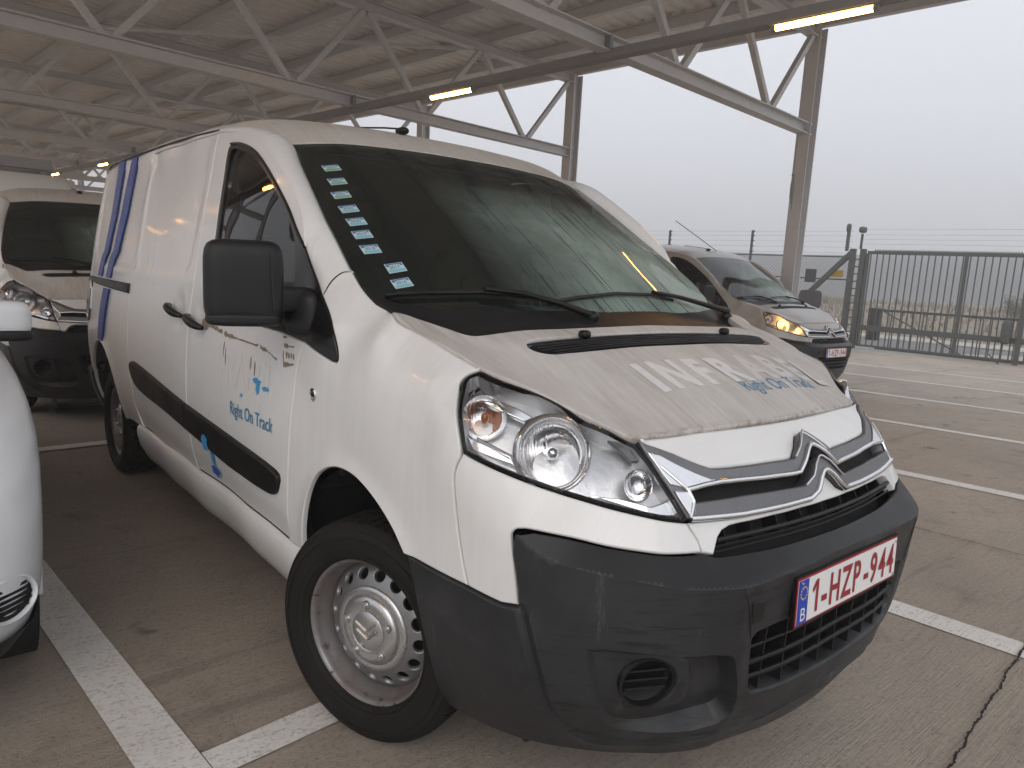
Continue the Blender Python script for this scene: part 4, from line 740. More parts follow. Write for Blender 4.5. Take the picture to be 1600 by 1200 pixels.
    for ch,x0,w in (('-',.151,.8),('H',.114,.70),('Z',.050,.70),('P',-.008,.70),('-',-.068,.8),('9',-.104,.72),('4',-.155,.72),('4',-.204,.72)):
        o=text_on('plate_letter',ch,.112,tx(x0,-.039,.0046),M['plate_red'],pl,sx=w,only=False,bold=.0022)
    text_on('country_letter','B',.046,tx(.251,-.045,.0056),M['plate_white'],pl,only=False)
    for k in range(12):
        t=2*math.pi*k/12; MB().add([(.238+.0145*math.cos(t)+.0028*math.cos(q),.0056,.022+.0145*math.sin(t)+.0028*math.sin(q)) for q in np.linspace(0,2*math.pi,5,endpoint=False)],[(0,1,2,3,4)]).build('plate_star',M['star_yellow'],pl)
    for x,z in ((.246,.046),(-.248,.044),(-.248,-.046)): MB().lathe([(.004,0),(.0035,.003),(.0005,.0035)],12,frame((x,.004,z),(0,1,0))).build('plate_screw',M['chrome'],pl,True)
    # ---- mirrors
    for sg in (1,-1):
        mi=empty('door_mirror',parent=van)
        yaw=R(-14)*sg; Mz=Matrix.Rotation(yaw,3,'Z')
        c=Vector((1.055*sg,-.345,1.248)) if sg>0 else Vector((-.965,-.66,1.248)); Mz=Mz if sg>0 else Matrix.Rotation(R(75),3,'Z'); sh=lambda w:Vector((w.x*(1.-.25*w.z*1.2*sg*0)+0,w.y*(1-.9*max(0,w.z-.03)) ,w.z*(1-.12*(w.x*sg+.1))))
        MB().rbox(c,(.205,.135,.235),.32,14,Mz,sh).build('mirror_shell',M['black_plastic'],mi,True,0)
        MB().rbox(c+Mz@Vector((0,-.060,-.0)),(.186,.03,.205),.3,10,Mz).build('mirror_glass',M['chrome'],mi,True,0)
        MB().rbox(c+Mz@Vector((sg*.0,.012,-.100)),(.198,.118,.040),.45,8,Mz).build('mirror_base',M['black_plastic'],mi,True,0)
        ar=MB().rbox((.935*sg,-.315 if sg>0 else -.42,1.205),(.17,.075,.070) if sg>0 else (.10,.26,.07),.4,8,Matrix.Rotation(R(10)*sg,3,'Z')); ar.rbox((.900*sg,-.30,1.165),(.06,.12,.13),.6,8,Matrix.Rotation(R(25)*sg,3,'Z')); ar.build('mirror_arm',M['black_plastic'],mi,True,0)
        MB().tube([tuple(c+Mz@Vector((sg*-.066,.067,.085))),tuple(c+Mz@Vector((sg*-.068,.071,0))),tuple(c+Mz@Vector((sg*-.074,.068,-.075)))],.0022,6).build('mirror_seam',M['shut'],mi,True)
    # ---- wheels and arches
    for x,y,st in ((.787,0,20),(-.787,0,20),(.787,-3,0),(-.787,-3,0)):
        w=make_wheel(van) if (x,y)==(.787,0) else copy_tree(w0,van)
        if (x,y)==(.787,0): w0=w
        w.scale=(.965,)*3; w.location=(x,y+(.012 if y==0 else 0),.315); w.rotation_euler=(R(97) if y==0 else R(30),0,0); sg=1 if x>0 else -1
        w.rotation_mode='XYZ'; w.rotation_euler=(R(12)*sg+ (R(40) if y else 0),0,R(st)+(0 if sg>0 else math.pi))
        li=MB(); V=[];F=[]; n=20; rr=.440 if y==0 else .44
        for k in range(n+1):
            t=math.pi*(1.04-1.06*k/n)
            for xx in (.50,.60,.70,.80,.862): V.append((min(xx,.862 if y!=0 or math.cos(t)<.45 else .862-.16*(math.cos(t)-.45)/.55*(1.2 if math.sin(t)<.5 else .5))*sg,y+.03*(y==0)+rr*math.cos(t),.325+rr*math.sin(t)))
        for k in range(n):
            for j in range(4): F.append((k*5+j,k*5+j+1,k*5+j+6,k*5+j+5))
        li.add(V,F); li.add([(.50*sg,y+.03*(y==0)+rr*math.cos(t),.325+rr*math.sin(t)) for t in np.linspace(0,2*math.pi,24,endpoint=False)],[tuple(range(24))])
        for t in (60,85,110,130): q=R(t); li.bar((.52*sg,y+.43*math.cos(q),.325+.43*math.sin(q)),(.85*sg,y+.43*math.cos(q),.325+.43*math.sin(q)),.02,.03)
        li.build('wheel_liner',M['liner'],van,True)
    # ---- underside, inner skin, cabin
    MB().box((0,-1.75,.30),(1.30,3.9,.16)).build('underbody',M['dark'],van); MB().box((0,.25,.58),(1.0,.6,.44)).build('engine_block',M['dark'],van)
    both('inner_skin',surfA,[(1.84,.32),(1.84,1.07),(2.84,1.08),(2.84,1.74),(4.95,1.74),(4.95,.82),(3.70,.82),(3.68,.32)],M['interior'],van,res=.10,off=-.045,gap=0,rnd=0,depth=.002)
    MB().add([(x,-1.36+d,z) for d in (0,.02) for x,z in ((-.84,.34),(.84,.34),(.86,1.0),(.78,1.45),(.70,1.78),(-.70,1.78),(-.78,1.45),(-.86,1.0))],[tuple(range(8)),tuple(range(15,7,-1))]).build('bulkhead',M['bulkhead_grey'],van)
    da=MB(); da.rbox((0,-.18,1.05),(1.52,.52,.26),.5,10); da.box((0,-.42,.86),(1.4,.2,.4)); da.build('dashboard',M['interior'],van,True)
    stw=MB(); fr=frame((-.40,-.50,1.06),(0,-.85,.52)); 
    stw.tube([tuple(fr@Vector((.185*math.cos(t),.185*math.sin(t),0))) for t in np.linspace(0,2*math.pi,33)],.015,8); stw.rbox(tuple(fr.translation),(.14,.06,.12),.7,6); stw.bar(fr@Vector((-.18,0,0)),fr@Vector((.18,0,0)),.02,.03); stw.build('steering_wheel',M['interior'],van,True)
    for x in (-.40,.42):
        s=empty('seat',(x,-.95,.0),parent=van); wd=.50 if x<0 else .72; MB().rbox((0,0,.72),(wd,.52,.18),.45,8).build('seat_cushion',M['seat_cloth'],s,True,0); MB().rbox((0,-.26,1.08),(wd,.16,.66),.45,8,Matrix.Rotation(R(12),3,'X')).build('backrest',M['seat_cloth'],s,True,0)
        for hx in ((0,) if x<0 else (-.18,.18)): MB().rbox((hx,-.34,1.50),(.26,.10,.19),.5,6).build('headrest',M['seat_cloth'],s,True,0)
    MB().rbox((0,-.62,1.60),(.22,.03,.065),.5,6).build('rear_view_mirror',M['interior'],van,True)
    panel('headliner',surfR,half([(0,-.83),(.6,-.87),(.72,-1.0),(.74,-1.36),(0,-1.36)]),M['interior'],van,res=.08,off=-.06,gap=0,rnd=0,depth=.002)
    return van
def dress_van(van):
    """things printed on or stuck to this one van only"""
    def own(o): o['only']=1; return o
    # year stickers on the inside of the windscreen
    ys=['2023','2022','2021','2020','2020','2019','2018','2017','2016']
    for k,((x,y),yr) in enumerate(zip(O['stickers'],ys)):
        def sfn(Q,x=x,y=y,o=.0015): 
            P=surfW(np.stack([x-Q[:,0],y-Q[:,1]*.84],1)); return P+normals(surfW,np.stack([x-Q[:,0],y-Q[:,1]*.84],1),False)*o
        wd,h=.030,.021; q=lambda a,b,c,d:np.array([(a,c),(b,c),(b,d),(a,d)],float)
        st=own(mobj('year_sticker',sfn(q(-wd,wd,-h,h)),[(0,1,2,3)],M['sticker_white'],van,False)); gr=k<3
        mobj('sticker_top',sfn(q(-wd*.9,wd*.9,h*.35,h*.9),o=.0022),[(0,1,2,3)],M['sticker_blue'],st,False); mobj('sticker_base',sfn(q(-wd*.9,wd*.9,-h*.88,-h*.30),o=.0022),[(0,1,2,3)],M['sticker_green' if gr else 'sticker_cyan'],st,False)
        mobj('sticker_band',sfn(q(-wd*.62,wd*.62,-h*.22,h*.62),o=.0026),[(0,1,2,3)],M['sticker_white'],st,False)
        text_on('sticker_year',yr,.0185,lambda Q:sfn(np.stack([Q[:,0]-.0200,Q[:,1]-.004],1),o=.0032),M['ink'],st,sx=.95,only=False)
    # lettering on the door and hood
    onA=lambda s0,z0,o,k=0.:(lambda Q:(lambda uv:surfA(uv)+normals(surfA,uv,True)*o)(np.stack([s0-Q[:,0],z0+Q[:,1]+k*Q[:,0]],1)))
    text_on('door_lettering','Right On Track',.064,onA(2.345,.780,.0024),M['blue_print'],van,sx=.86,bold=.0006)
    text_on('ghost_lettering','INFRABEL',.17,onA(2.60,.875,.0012),M['ghost_door'],van,sx=.82)
    onH=lambda x0,y0,o,a=0.:(lambda Q:(lambda uv:surfH(uv)+normals(surfH,uv,False)*o)(np.stack([x0-Q[:,0],y0-Q[:,1]],1)))
    for k,(ch,x0) in enumerate(zip('INFRABEL',(.330,.272,.125,.015,-.110,-.235,-.355,-.460))): text_on('ghost_lettering',ch,.165,onH(x0,.562,.0012),M['ghost_white' if k<4 else 'ghost_faint'],van,sx=.92,bold=.0075)
    text_on('hood_lettering','Right On Track',.070,onH(.015,.612,.0010),M['blue_print'],van,sx=.86)
    # blue tape stripes on the rear quarter
    for a in (4.455,4.185):
        L=[(a+.075,1.80),(a+.085,1.5),(a+.145,1.31),(a+.215,1.268),(a+.265,1.16),(a+.135,1.16),(a+.085,1.262),(a+.02,1.303),(a-.055,1.5),(a-.060,1.80)]
        own(panel('blue_stripe',surfA,L,M['blue_tape'],van,res=.03,off=.0085,gap=0,rnd=0,depth=.007)); 
    own(panel('blue_stripe',surfA,[(4.46,1.10),(4.30,1.10),(4.42,.85),(4.45,.80),(4.60,.80)],M['blue_tape'],van,res=.03,off=.012,gap=0,rnd=0,depth=.010))
    for a in (4.455,4.185): own(panel('blue_stripe',surfR,[(.81,-a+1.535+.09),(.74,-a+1.535+.09),(.74,-a+1.535-.085),(.81,-a+1.535-.085)],M['blue_tape'],van,res=.03,off=.002,gap=0,rnd=0,depth=.001))
    # torn foil and rust on the door
    rg=random.Random(3)
    def blob(name,s0,z0,w,h,mat,n=14,j=.35,o=.0022):
        L=[(s0+w*math.cos(t)*(1+rg.uniform(-j,j)),z0+h*math.sin(t)*(1+rg.uniform(-j,j))) for t in np.linspace(0,2*math.pi,n,endpoint=False)]; return own(panel(name,surfA,L,M[mat],van,res=.02,bres=.008,off=o,gap=0,rnd=0,depth=.001))
    blob('foil_scrap',2.118,.905,.012,.026,'blue_foil'); blob('foil_scrap',2.125,.925,.028,.008,'blue_foil'); blob('foil_scrap',2.058,.908,.022,.008,'blue_foil'); blob('foil_scrap',2.245,.859,.008,.006,'blue_foil')
    blob('foil_scrap',2.605,.620,.034,.034,'blue_foil',o=.018); blob('foil_scrap',2.575,.565,.013,.040,'blue_foil',o=.006); blob('foil_scrap',2.575,.512,.040,.020,'blue_foil_dark',o=.005)
    def jag(pts,w,n=40):
        P=crom(np.array([q[:2] for q in pts]),n//len(pts)+2); up=[];dn=[]
        for i,q in enumerate(P):
            ww=w*float(np.interp(i/len(P),[0,.25,.35,.75,1],[1.,1.2,.42,.38,.6])); up.append((q[0],q[1]+ww*rg.uniform(.25,1.2))); dn.append((q[0],q[1]-ww*rg.uniform(.25,1.2)))
        own(panel('tape_residue',surfA,up+dn[::-1],M['rust'],van,res=.02,bres=.006,off=.0018,gap=0,rnd=0,depth=.001))
    jag([(2.672,1.066),(2.56,1.062),(2.45,1.050)],.021,30); jag([(2.43,1.048),(2.28,1.042),(2.14,1.038)],.009,26); jag([(2.12,1.036),(2.06,1.026),(2.0,1.010)],.006,16)
    jag([(1.955,1.058),(1.92,1.060),(1.885,1.062)],.007,10); jag([(1.960,1.034),(1.955,1.018),(1.952,1.0)],.010,8); jag([(1.95,1.004),(1.915,1.006),(1.885,1.010)],.012,10)
    for k in range(4): blob('tape_residue',1.935-.016*k,1.033,.0045,.009,'rust',9,.4,.0018)
    blob('tape_residue',1.955,1.085,.014,.004,'rust',9,.5,.0018)
    for s0,z0 in ((2.40,.97),(2.18,.98),(2.15,.96),(2.42,1.0)): blob('tape_residue',s0,z0,.0035,rg.uniform(.012,.03),'rust',9,.5,.0018)
simple('rust',(.23,.175,.125),.8,nz=.5,ns=120)
# ---------------------------------------------------------------- the place: env axes are turned a little against the van
EA=R(5.5); _ec,_es=math.cos(EA),math.sin(EA)
def gz(x,y):
    d=-.644*x-.765*y-1.8; d=np.minimum(d,17.); return -.018*np.log1p(np.exp(np.clip(d*2,-60,60)))/2
def E(x,y,z=0.): return Vector((x*_ec-y*_es,x*_es+y*_ec,z))
def Eg(x,y,dz=0.): q=E(x,y); return Vector((q.x,q.y,float(gz(q.x,q.y))+dz))
def concrete():
    t=NT('concrete'); v=t.co((1,1,1),'Object',(0,0,-EA)); big=t.noise(.7,6,.65,v); mid=t.noise(5,5,.6,v); fine=t.noise(160,3,.7,v)
    br=t.noise(9,4,.65,t.co((.35,14,1),'Object',(0,0,-EA+.12)),.4); br2=t.noise(26,4,.75,t.co((.25,9,1),'Object',(0,0,-EA+.10)))
    c=t.mix(t.ramp(big,.3,.7),(.45,.375,.30),(.63,.53,.43)); c=t.mix(t.math('MULTIPLY',t.ramp(mid,.55,.75),.5),c,(.24,.20,.165)); c=t.mix(t.math('MULTIPLY',t.ramp(br2,.50,.72),.42),c,(.62,.55,.47)); c=t.mix(t.math('MULTIPLY',t.ramp(br,.52,.30),.35),c,(.22,.185,.15))
    st=t.ramp(t.noise(2.3,4,.7,v),.66,.74); c=t.mix(t.math('MULTIPLY',st,.55),c,(.09,.078,.066)); c=t.mix(t.ramp(t.noise(75,4,.8,v),.50,.66,0,.42),c,(.66,.57,.47)); c=t.mix(t.ramp(t.noise(60,4,.8,v),.48,.36,0,.48),c,(.16,.132,.105)); c=t.mix(t.math('MULTIPLY',t.ramp(t.noise(.45,4,.6,v),.42,.66),.30),c,(.22,.18,.145)); c=t.mix(t.math('MULTIPLY',t.ramp(t.noise(3.4,3,.55,v),.68,.73),.6),c,(.085,.072,.06)); c=t.mix(t.math('MULTIPLY',t.ramp(t.noise(3,5,.7,t.co((.12,1.6,1),'Object',(0,0,-EA+1.3))),.58,.70),.40),c,(.15,.125,.10)); c=t.mix(t.ramp(t.noise(11,2,.5,v),.79,.80,0,.8),c,(.6,.58,.55)); c=t.mix(t.math('MULTIPLY',t.ramp(t.noise(1.1,5,.75,v),.60,.70),.45),c,(.16,.135,.112))
    h=t.math('ADD',t.math('MULTIPLY',br2,.7),t.math('MULTIPLY',fine,.5)); M['concrete']=t.end(t.bsdf(c,t.ramp(big,.3,.7,.55,.8),0,t.bump(h,.9,.02)))
concrete()
def linepaint():
    t=NT('line_paint'); v=t.co(); f=t.noise(70,5,.75,v); br=t.noise(24,4,.75,t.co((.3,9,1),'Object',(0,0,-EA+.1))); w=t.ramp(t.math('ADD',t.math('MULTIPLY',f,.55),t.math('MULTIPLY',br,.45)),.515,.60)
    c=t.mix(t.math('MULTIPLY',w,.8),(.80,.78,.745),(.36,.31,.26)); c=t.mix(t.ramp(t.noise(2,4,.6,v),.45,.75,0,.35),c,(.42,.385,.345)); M['line_paint']=t.end(t.bsdf(c,.7,0,t.bump(br,.5,.008)))
linepaint()
simple('crack',(.015,.013,.011),.95,nz=.5,ns=80); simple('galv',(.30,.30,.295),.5,.5,.15,25); simple('steel_grey',(.60,.60,.605),.55,.25,.12,12); simple('deck_sheet',(.78,.77,.75),.6,.1,.15,4); simple('tray',(.26,.255,.25),.6); simple('fence_green',(.085,.092,.088),.55,.2); simple('wire',(.30,.30,.30),.5,.6); simple('asphalt',(.17,.165,.16),.85,nz=.2,ns=3); simple('grass_dry',(.25,.215,.165),.95,nz=.3,ns=1.6,bump=.05); simple('hill_dark',(.055,.058,.060),1.,nz=.3,ns=.05); simple('pale_lime',(.42,.40,.36),.9,nz=.3,ns=5); simple('sign_dark',(.05,.05,.055),.6); simple('sign_amber',(.38,.24,.03),.6); simple('rope',(.30,.29,.27),.9); simple('rubber_block',(.05,.04,.035),.9)
simple('sheen_lens',(.75,.72,.65),.3)
# ground sheet
def axis(a): return np.unique(np.concatenate([np.linspace(-a,-40,14),np.linspace(-40,-12,15),np.linspace(-12,8,41),np.linspace(8,40,9),np.linspace(40,a,12)]))
gx=axis(900); gy=axis(900); V=[];F=[]
for y in gy:
    for x in gx: V.append((x,y,float(gz(x,y))))
nx=len(gx)
for j in range(len(gy)-1):
    for i in range(nx-1): a=j*nx+i; F.append((a,a+1,a+nx+1,a+nx))
tag(mobj('ground',V,F,M['concrete'],None,True,0),kind='structure')
def strip(name,a,b,w,mat,dz,n=14,jag=0.):
    a=np.array(a,float);b=np.array(b,float);d=(b-a)/np.linalg.norm(b-a);nn=np.array([-d[1],d[0]]);V=[];rg=random.Random(int(abs(a[0]*97+a[1]*31))+5); off=0.
    for i in range(n+1):
        c=a+(b-a)*i/n; off=off*.7+rg.uniform(-jag,jag)*2
        for sg in (-1,1): q=c+nn*(sg*w/2*(1+(rg.uniform(-.7,.9) if jag else 0))+off); V.append(tuple(Eg(q[0],q[1],dz)))
    return tag(mobj(name,V,[(2*i,2*i+2,2*i+3,2*i+1) for i in range(n)],M[mat],None,False),kind='structure')
for x,y0,y1,w in ((1.30,-1.98,1.4,.145),(1.30,-3.75,-1.98,.145),(-1.29,-3.9,2.6,.145),(-3.87,-4.2,6,.145),(-6.285,-4.4,8,.14),(-8.70,-4.4,9,.14),(-11.09,-5,10,.13),(-13.3,-5,10,.13),(3.75,-3.9,1.6,.145),(6.2,-3.9,1.6,.145)): strip('parking_line',(x,y0),(x,y1),w,'line_paint',.004,30)
strip('parking_line',(1.226,-.20),(-1.215,-.20),.115,'line_paint',.0065); strip('parking_line',(3.6,-3.86),(-8.5,-3.86),.115,'line_paint',.0085,30); strip('parking_line',(3.6,-5.38),(-4,-5.38),.11,'line_paint',.004,20)
strip('expansion_joint',(-6,1.16),(4,1.13),.0065,'crack',.011,900,.0016); strip('expansion_joint',(-2.49,-6),(-2.49,1.15),.006,'crack',.0125,400,.0012); strip('expansion_joint',(2.3,-8),(2.3,1.14),.006,'crack',.0125,400,.0012)
# ---------------------------------------------------------------- canopy
cp=empty('parking_canopy',tuple(Eg(-9,-3.32))); cp.location=(0,0,0); tag(cp,'grey steel parking canopy with lattice trusses and ribbed sheet roof','canopy')
XL,XR=-9.,4.68; TY=[1.3-4.62*k for k in range(13)]  # unseen XR edge drawn in to let more daylight under the roof
V=[];F=[]; ys=[];per=.25
for k in range(int((1.75+58)/per)):
    y=-58+k*per; ys+=[(y,0),(y+.09,0),(y+.115,.045),(y+.225,.045)]
ys.append((1.75,0))
for y,h in ys:
    for x in (-9.35,XR+.3): V.append(tuple(E(x,y,5.235+h)))
F=[(2*i,2*i+1,2*i+3,2*i+2) for i in range(len(ys)-1)]; n=len(V)
for y in (-58,1.75):
    for x in (-9.35,XR+.3): V.append(tuple(E(x,y,5.355)))
F.append((n,n+2,n+3,n+1)); mobj('roof_sheet',V,F,M['deck_sheet'],cp,False)
def hbeam(mb,a,b,w,h,t=.014):
    a,b=Vector(a),Vector(b); mb.bar(a+Vector((0,0,h/2-t/2)),b+Vector((0,0,h/2-t/2)),w,t); mb.bar(a-Vector((0,0,h/2-t/2)),b-Vector((0,0,h/2-t/2)),w,t); mb.bar(a,b,t*.8,h-2*t)
    return mb
for k in range(13):
    x=-9.0+1.14*k; m=MB(); hbeam(m,E(x,-58,5.14),E(x,1.7,5.14),.10,.185); m.build('purlin',M['steel_grey'],cp)
MB().bar(E(-9.36,-58,5.28),E(-9.36,1.75,5.28),.04,.17).build('eaves_trim',M['steel_grey'],cp)
for q in range(28): MB().bar(E(-9.30,1.5-2.2*q,5.17),E(-9.18,1.5-2.2*q,5.12),.04,.05).build('gutter_bracket',M['steel_grey'],cp)
tr0=None
for y in TY:
    if tr0 is None:
        tr=empty('roof_truss',parent=cp); hbeam(MB(),(XL,0,4.968),(XR,0,4.968),.15,.15).build('top_chord',M['steel_grey'],tr); hbeam(MB(),(XL,0,3.62),(XR,0,3.62),.16,.16).build('bottom_chord',M['steel_grey'],tr)
        for k in range(6):
            xb=-7.72+2.28*k
            for dx in (-1.10,1.10): MB().bar((xb+dx*.055,0,3.70),(xb+dx,0,4.895),.075,.075,(0,1,0)).build('web_bar',M['steel_grey'],tr)
            MB().box((xb,0,3.70),(.22,.012,.10)).build('gusset',M['steel_grey'],tr)
        for xx in (-4.09,.45): MB().box((xx,.0,3.62),(.05,.165,.15)).build('splice_plate',M['galv'],tr)
        tr0=tr
    else: tr=copy_tree(tr0,cp)
    o=E(0,y); tr.location=(o.x,o.y,0); tr.rotation_euler=(0,0,EA)
    for x in (XL,XR):
        g=Eg(x,y); p=MB(); w,h=.20,.22
        for dx in (-h/2,h/2): p.bar((g.x+dx*_ec,g.y+dx*_es,g.z),(g.x+dx*_ec,g.y+dx*_es,5.05),w,.016,(_ec,_es,0))
        p.bar((g.x,g.y,g.z),(g.x,g.y,5.05),.012,h-.02,(_ec,_es,0)); p.box((g.x,g.y,g.z+.012),(.36,.36,.024),Matrix.Rotation(EA,3,'Z'))
        po=p.build('steel_post',M['steel_grey'],cp)
        for z in (1.3,2.2,2.9,3.6,4.3): q=Vector((g.x,g.y,z))+Vector((-(h/2+.012)*_ec,-(h/2+.012)*_es,0)); MB().box(q,(.03,.02,.03)).build('bolt',M['galv'],po)
# wind bracing in the roof plane
for k in range(6):
    y0=TY[2*k]; y1=TY[2*k+1]; 
    for a,b in ((-6.5,-1.9),): MB().bar(E(a,y0,4.91),E(b,y1,4.91),.05,.05).build('brace',M['steel_grey'],cp)
# lamp trays and tube lamps
for i,x in enumerate((-4.15,3.1)):
    tag(MB().bar(E(x,-57,3.525),E(x,1.7,3.525),.12,.085).build('cable_tray',M['tray']),('long dark cable tray carrying lamps beside the open side of the canopy','long dark cable tray carrying lamps over the rows of parked cars')[i],'cable tray')
    for k in range(12):
        yc=-1.15-4.62*k+(0 if x<0 else 1.9); o=E(x,yc,3.46); lp=empty('tube_lamp',tuple(o),EA); nth=('first','second','third','fourth','fifth','sixth','seventh','eighth','ninth','tenth','eleventh','twelfth')[k]; 
        tag(lp,(f'lit yellow tube lamp by the open side, {nth} behind the roof front edge',f'lit yellow tube lamp over parked cars, {nth} behind the roof front edge')[i],'lamp',('tube lamps along the open side','tube lamps over the parked cars')[i])
        MB().box((0,0,.028),(.09,.88,.03)).build('fixture',M['tray'],lp); MB().tube([(0,-.40,0),(0,.40,0)],.026,10).build('tube',M['tube_light'],lp,True)
        for s_ in (-1,1): MB().lathe([(.030,-.02),(.032,.0),(.030,.02)],14,frame((0,s_*.41,0),(0,1,0)),True,True).build('end_cap',M['tray'],lp,True)
# rope at the post
g=E(-8.72,-3.32); rp=MB(); rp.tube([(g.x,g.y,3.54),(g.x+.005,g.y,3.2),(g.x,g.y,2.95)],.006,6); 
for k,(dx,l) in enumerate(((.0,.42),(.03,.36),(-.03,.50))): rp.tube([(g.x,g.y,2.95),(g.x+.05+dx,g.y+.02,2.95-l*.4),(g.x+dx*1.4,g.y,2.95-l),(g.x-.05+dx,g.y-.02,2.95-l*.4),(g.x,g.y,2.94)],.006,6)
rp.lathe([(.02,-.02),(.03,0),(.02,.02)],10,frame((g.x,g.y,2.93),(0,0,1))); tag(rp.build('rope_loop',M['rope'],None,True),'knotted rope hanging from the truss beside the canopy post','rope')
# ---------------------------------------------------------------- gate, fences, land beyond
GX=-18.0; g0=-.225
gt=empty('sliding_gate',tuple(E(GX,-5.2,g0))); gt.location=(0,0,0); tag(gt,'dark grey sliding gate with vertical bars and toothed top','gate')
def gb(y0,z0,y1,z1,w,h,x=GX): return MB().bar(E(x,y0,z0),E(x,y1,z1),w,h,(_ec,_es,0) if abs(z1-z0)>abs(y1-y0) else (0,0,1))
gb(-5.3,2.27,4.0,2.27,.07,.085).build('top_rail',M['fence_green'],gt); gb(-5.3,.33,4.0,.33,.12,.135).build('main_beam',M['fence_green'],gt); gb(-5.3,-.14,4.0,-.14,.05,.05).build('bottom_rail',M['fence_green'],gt)
for k in range(62): y=-5.22+.15*k; gb(y,-.14,y,2.27,.026,.026).build('gate_bar',M['fence_green'],gt)
for y in (-5.3,-3.05,-.95,1.15,3.2): gb(y,-.16,y,2.25,.075,.075).build('gate_stile',M['fence_green'],gt)
th=MB()
for k in range(180): y=-5.15+.05*k; q=E(GX,y,2.315); u=E(GX,y+.045,2.315); mid=(q+u)/2+Vector((0,0,.05)); th.add([q,u,mid,q+Vector((.006,0,0)),u+Vector((.006,0,0)),mid+Vector((.006,0,0))],[(0,1,2),(5,4,3),(0,2,5,3),(1,4,5,2)])
tag(th.build('tooth_strip',M['fence_green'],gt),kind='stuff')
gp=empty('gate_post',(0,0,0)); tag(gp,'thick dark gate post with slanted brace and camera heads on top','post')
for dy in (-.13,.13): gb(-5.55+dy,-.24,-5.55+dy,2.36,.13,.13).build('post_leg',M['fence_green'],gp)
for k in range(12): gb(-5.68,.0+.19*k,-5.42,.0+.19*k,.05,.03).build('rung',M['fence_green'],gp)
gb(-5.7,2.28,-7.95,-.2,.12,.12).build('slant_brace',M['fence_green'],gp); gb(-5.85,2.3,-5.85,2.95,.07,.07).build('stub',M['fence_green'],gp); gb(-5.5,2.36,-5.5,2.75,.05,.05).build('stub',M['fence_green'],gp); MB().rbox(E(GX,-5.5,2.85),(.22,.16,.16),.6,6).build('camera_head',M['fence_green'],gp,True); MB().rbox(E(GX,-5.86,2.9),(.13,.10,.22),.6,6).build('camera_head',M['fence_green'],gp,True)
tag(MB().rbox(E(GX+.25,-5.9,-.02),(.5,.8,.42),.3,8).build('buffer_block',M['rubber_block'],None,True),'low brown buffer block at the foot of the gate post','block')
mp=empty('roller_post',(0,0,0)); tag(mp,'dark guide post with roller box in front of the sliding gate','post')
gb(-1.75,-.25,-1.75,2.3,.10,.10,GX+.12).build('post_leg',M['fence_green'],mp); MB().rbox(E(GX+.2,-2.0,.52),(.16,.20,.55),.4,6).build('motor_box',M['fence_green'],mp,True); gb(-2.0,-.25,-2.25,-.02,.03,.03,GX+.3).build('stay',M['fence_green'],mp)
lg_=empty('low_barrier',(0,0,0)); tag(lg_,'low barred barrier with diagonal rod behind the sliding gate','barrier'); LX=GX-.5
gb(-5.0,.80,4,.80,.05,.06,LX).build('top_rail',M['fence_green'],lg_); gb(-5.0,-.22,4,-.22,.05,.05,LX).build('bottom_rail',M['fence_green'],lg_); MB().box(E(LX,-5.1,.42),(.2,.28,.85),Matrix.Rotation(EA,3,'Z')).build('hinge_box',M['fence_green'],lg_); gb(-4.9,.78,-2.9,-.2,.03,.03,LX).build('diagonal_rod',M['fence_green'],lg_)
for k in range(36): y=-4.93+.25*k; gb(y,-.22,y,.80,.022,.022,LX).build('barrier_bar',M['fence_green'],lg_)
# chain link
H0,H1=-.22,2.15
for FY0,FY1,yp,lb in ((-34.,-5.75,-8.6,'chain link fence with barbed wires between canopy and gate'),(4.1,40.,4.2,'chain link fence with barbed wires past the far end of the gate')):
    cf=empty('chain_link_fence',(0,0,0)); tag(cf,lb,'fence'); wm=MB(); y=FY0-(H1-H0)
    while y<FY1:
        for sg in (1,-1):
            y0,y1=y,y+(H1-H0); z0,z1=(H0,H1) if sg>0 else (H1,H0); sl_=(z1-z0)/(y1-y0)
            if y0<FY0: z0+=(FY0-y0)*sl_; y0=FY0
            if y1>FY1: z1-=(y1-FY1)*sl_; y1=FY1
            if y1-y0>.01: wm.bar(E(GX-.1,y0,z0),E(GX-.1,y1,z1),.004,.004,(_ec,_es,0))
        y+=.11
    tag(wm.build('wire_mesh',M['wire'],cf),kind='stuff')
    for z in (H1,1.55): gb(FY0,z,FY1,z,.035,.035,GX-.1).build('fence_rail',M['fence_green'],cf)
    for k in range(10 if FY0<0 else 13):
        y=yp+(-2.8 if FY0<0 else 2.8)*k; gb(y,-.25,y,2.85,.055,.055,GX-.1).build('fence_post',M['fence_green'],cf)
        for z in (2.25,2.4,2.55,2.7,2.82): MB().box(E(GX-.1,y+.03,z),(.05,.07,.03)).build('insulator',M['fence_green'],cf)
    for z in (2.25,2.4,2.55,2.7,2.82): gb(FY0,z,FY1,z,.005,.005,GX-.1).build('barbed_wire',M['wire'],cf)
for z in (2.5,2.62,2.74,2.88): gb(-5.5,z,4,z-.02,.005,.005,GX-.2).build('barbed_wire',M['wire'],gp)
bx=MB(); 
c=E(GX+.3,-6.55,.98); MT=Matrix.Rotation(EA,3,'Z'); bx.rbox(c,(.05,.62,.50),.35,8,MT); so=bx.build('board_sign',M['sign_dark'],None,True); tag(so,'blank dark square board on a stake before the chain link fence','sign'); MB().bar(c+Vector((-.03,0,-.2)),Vector((c.x-.03,c.y,-.25)),.05,.03,(1,0,0)).build('stake',M['sign_dark'],so)
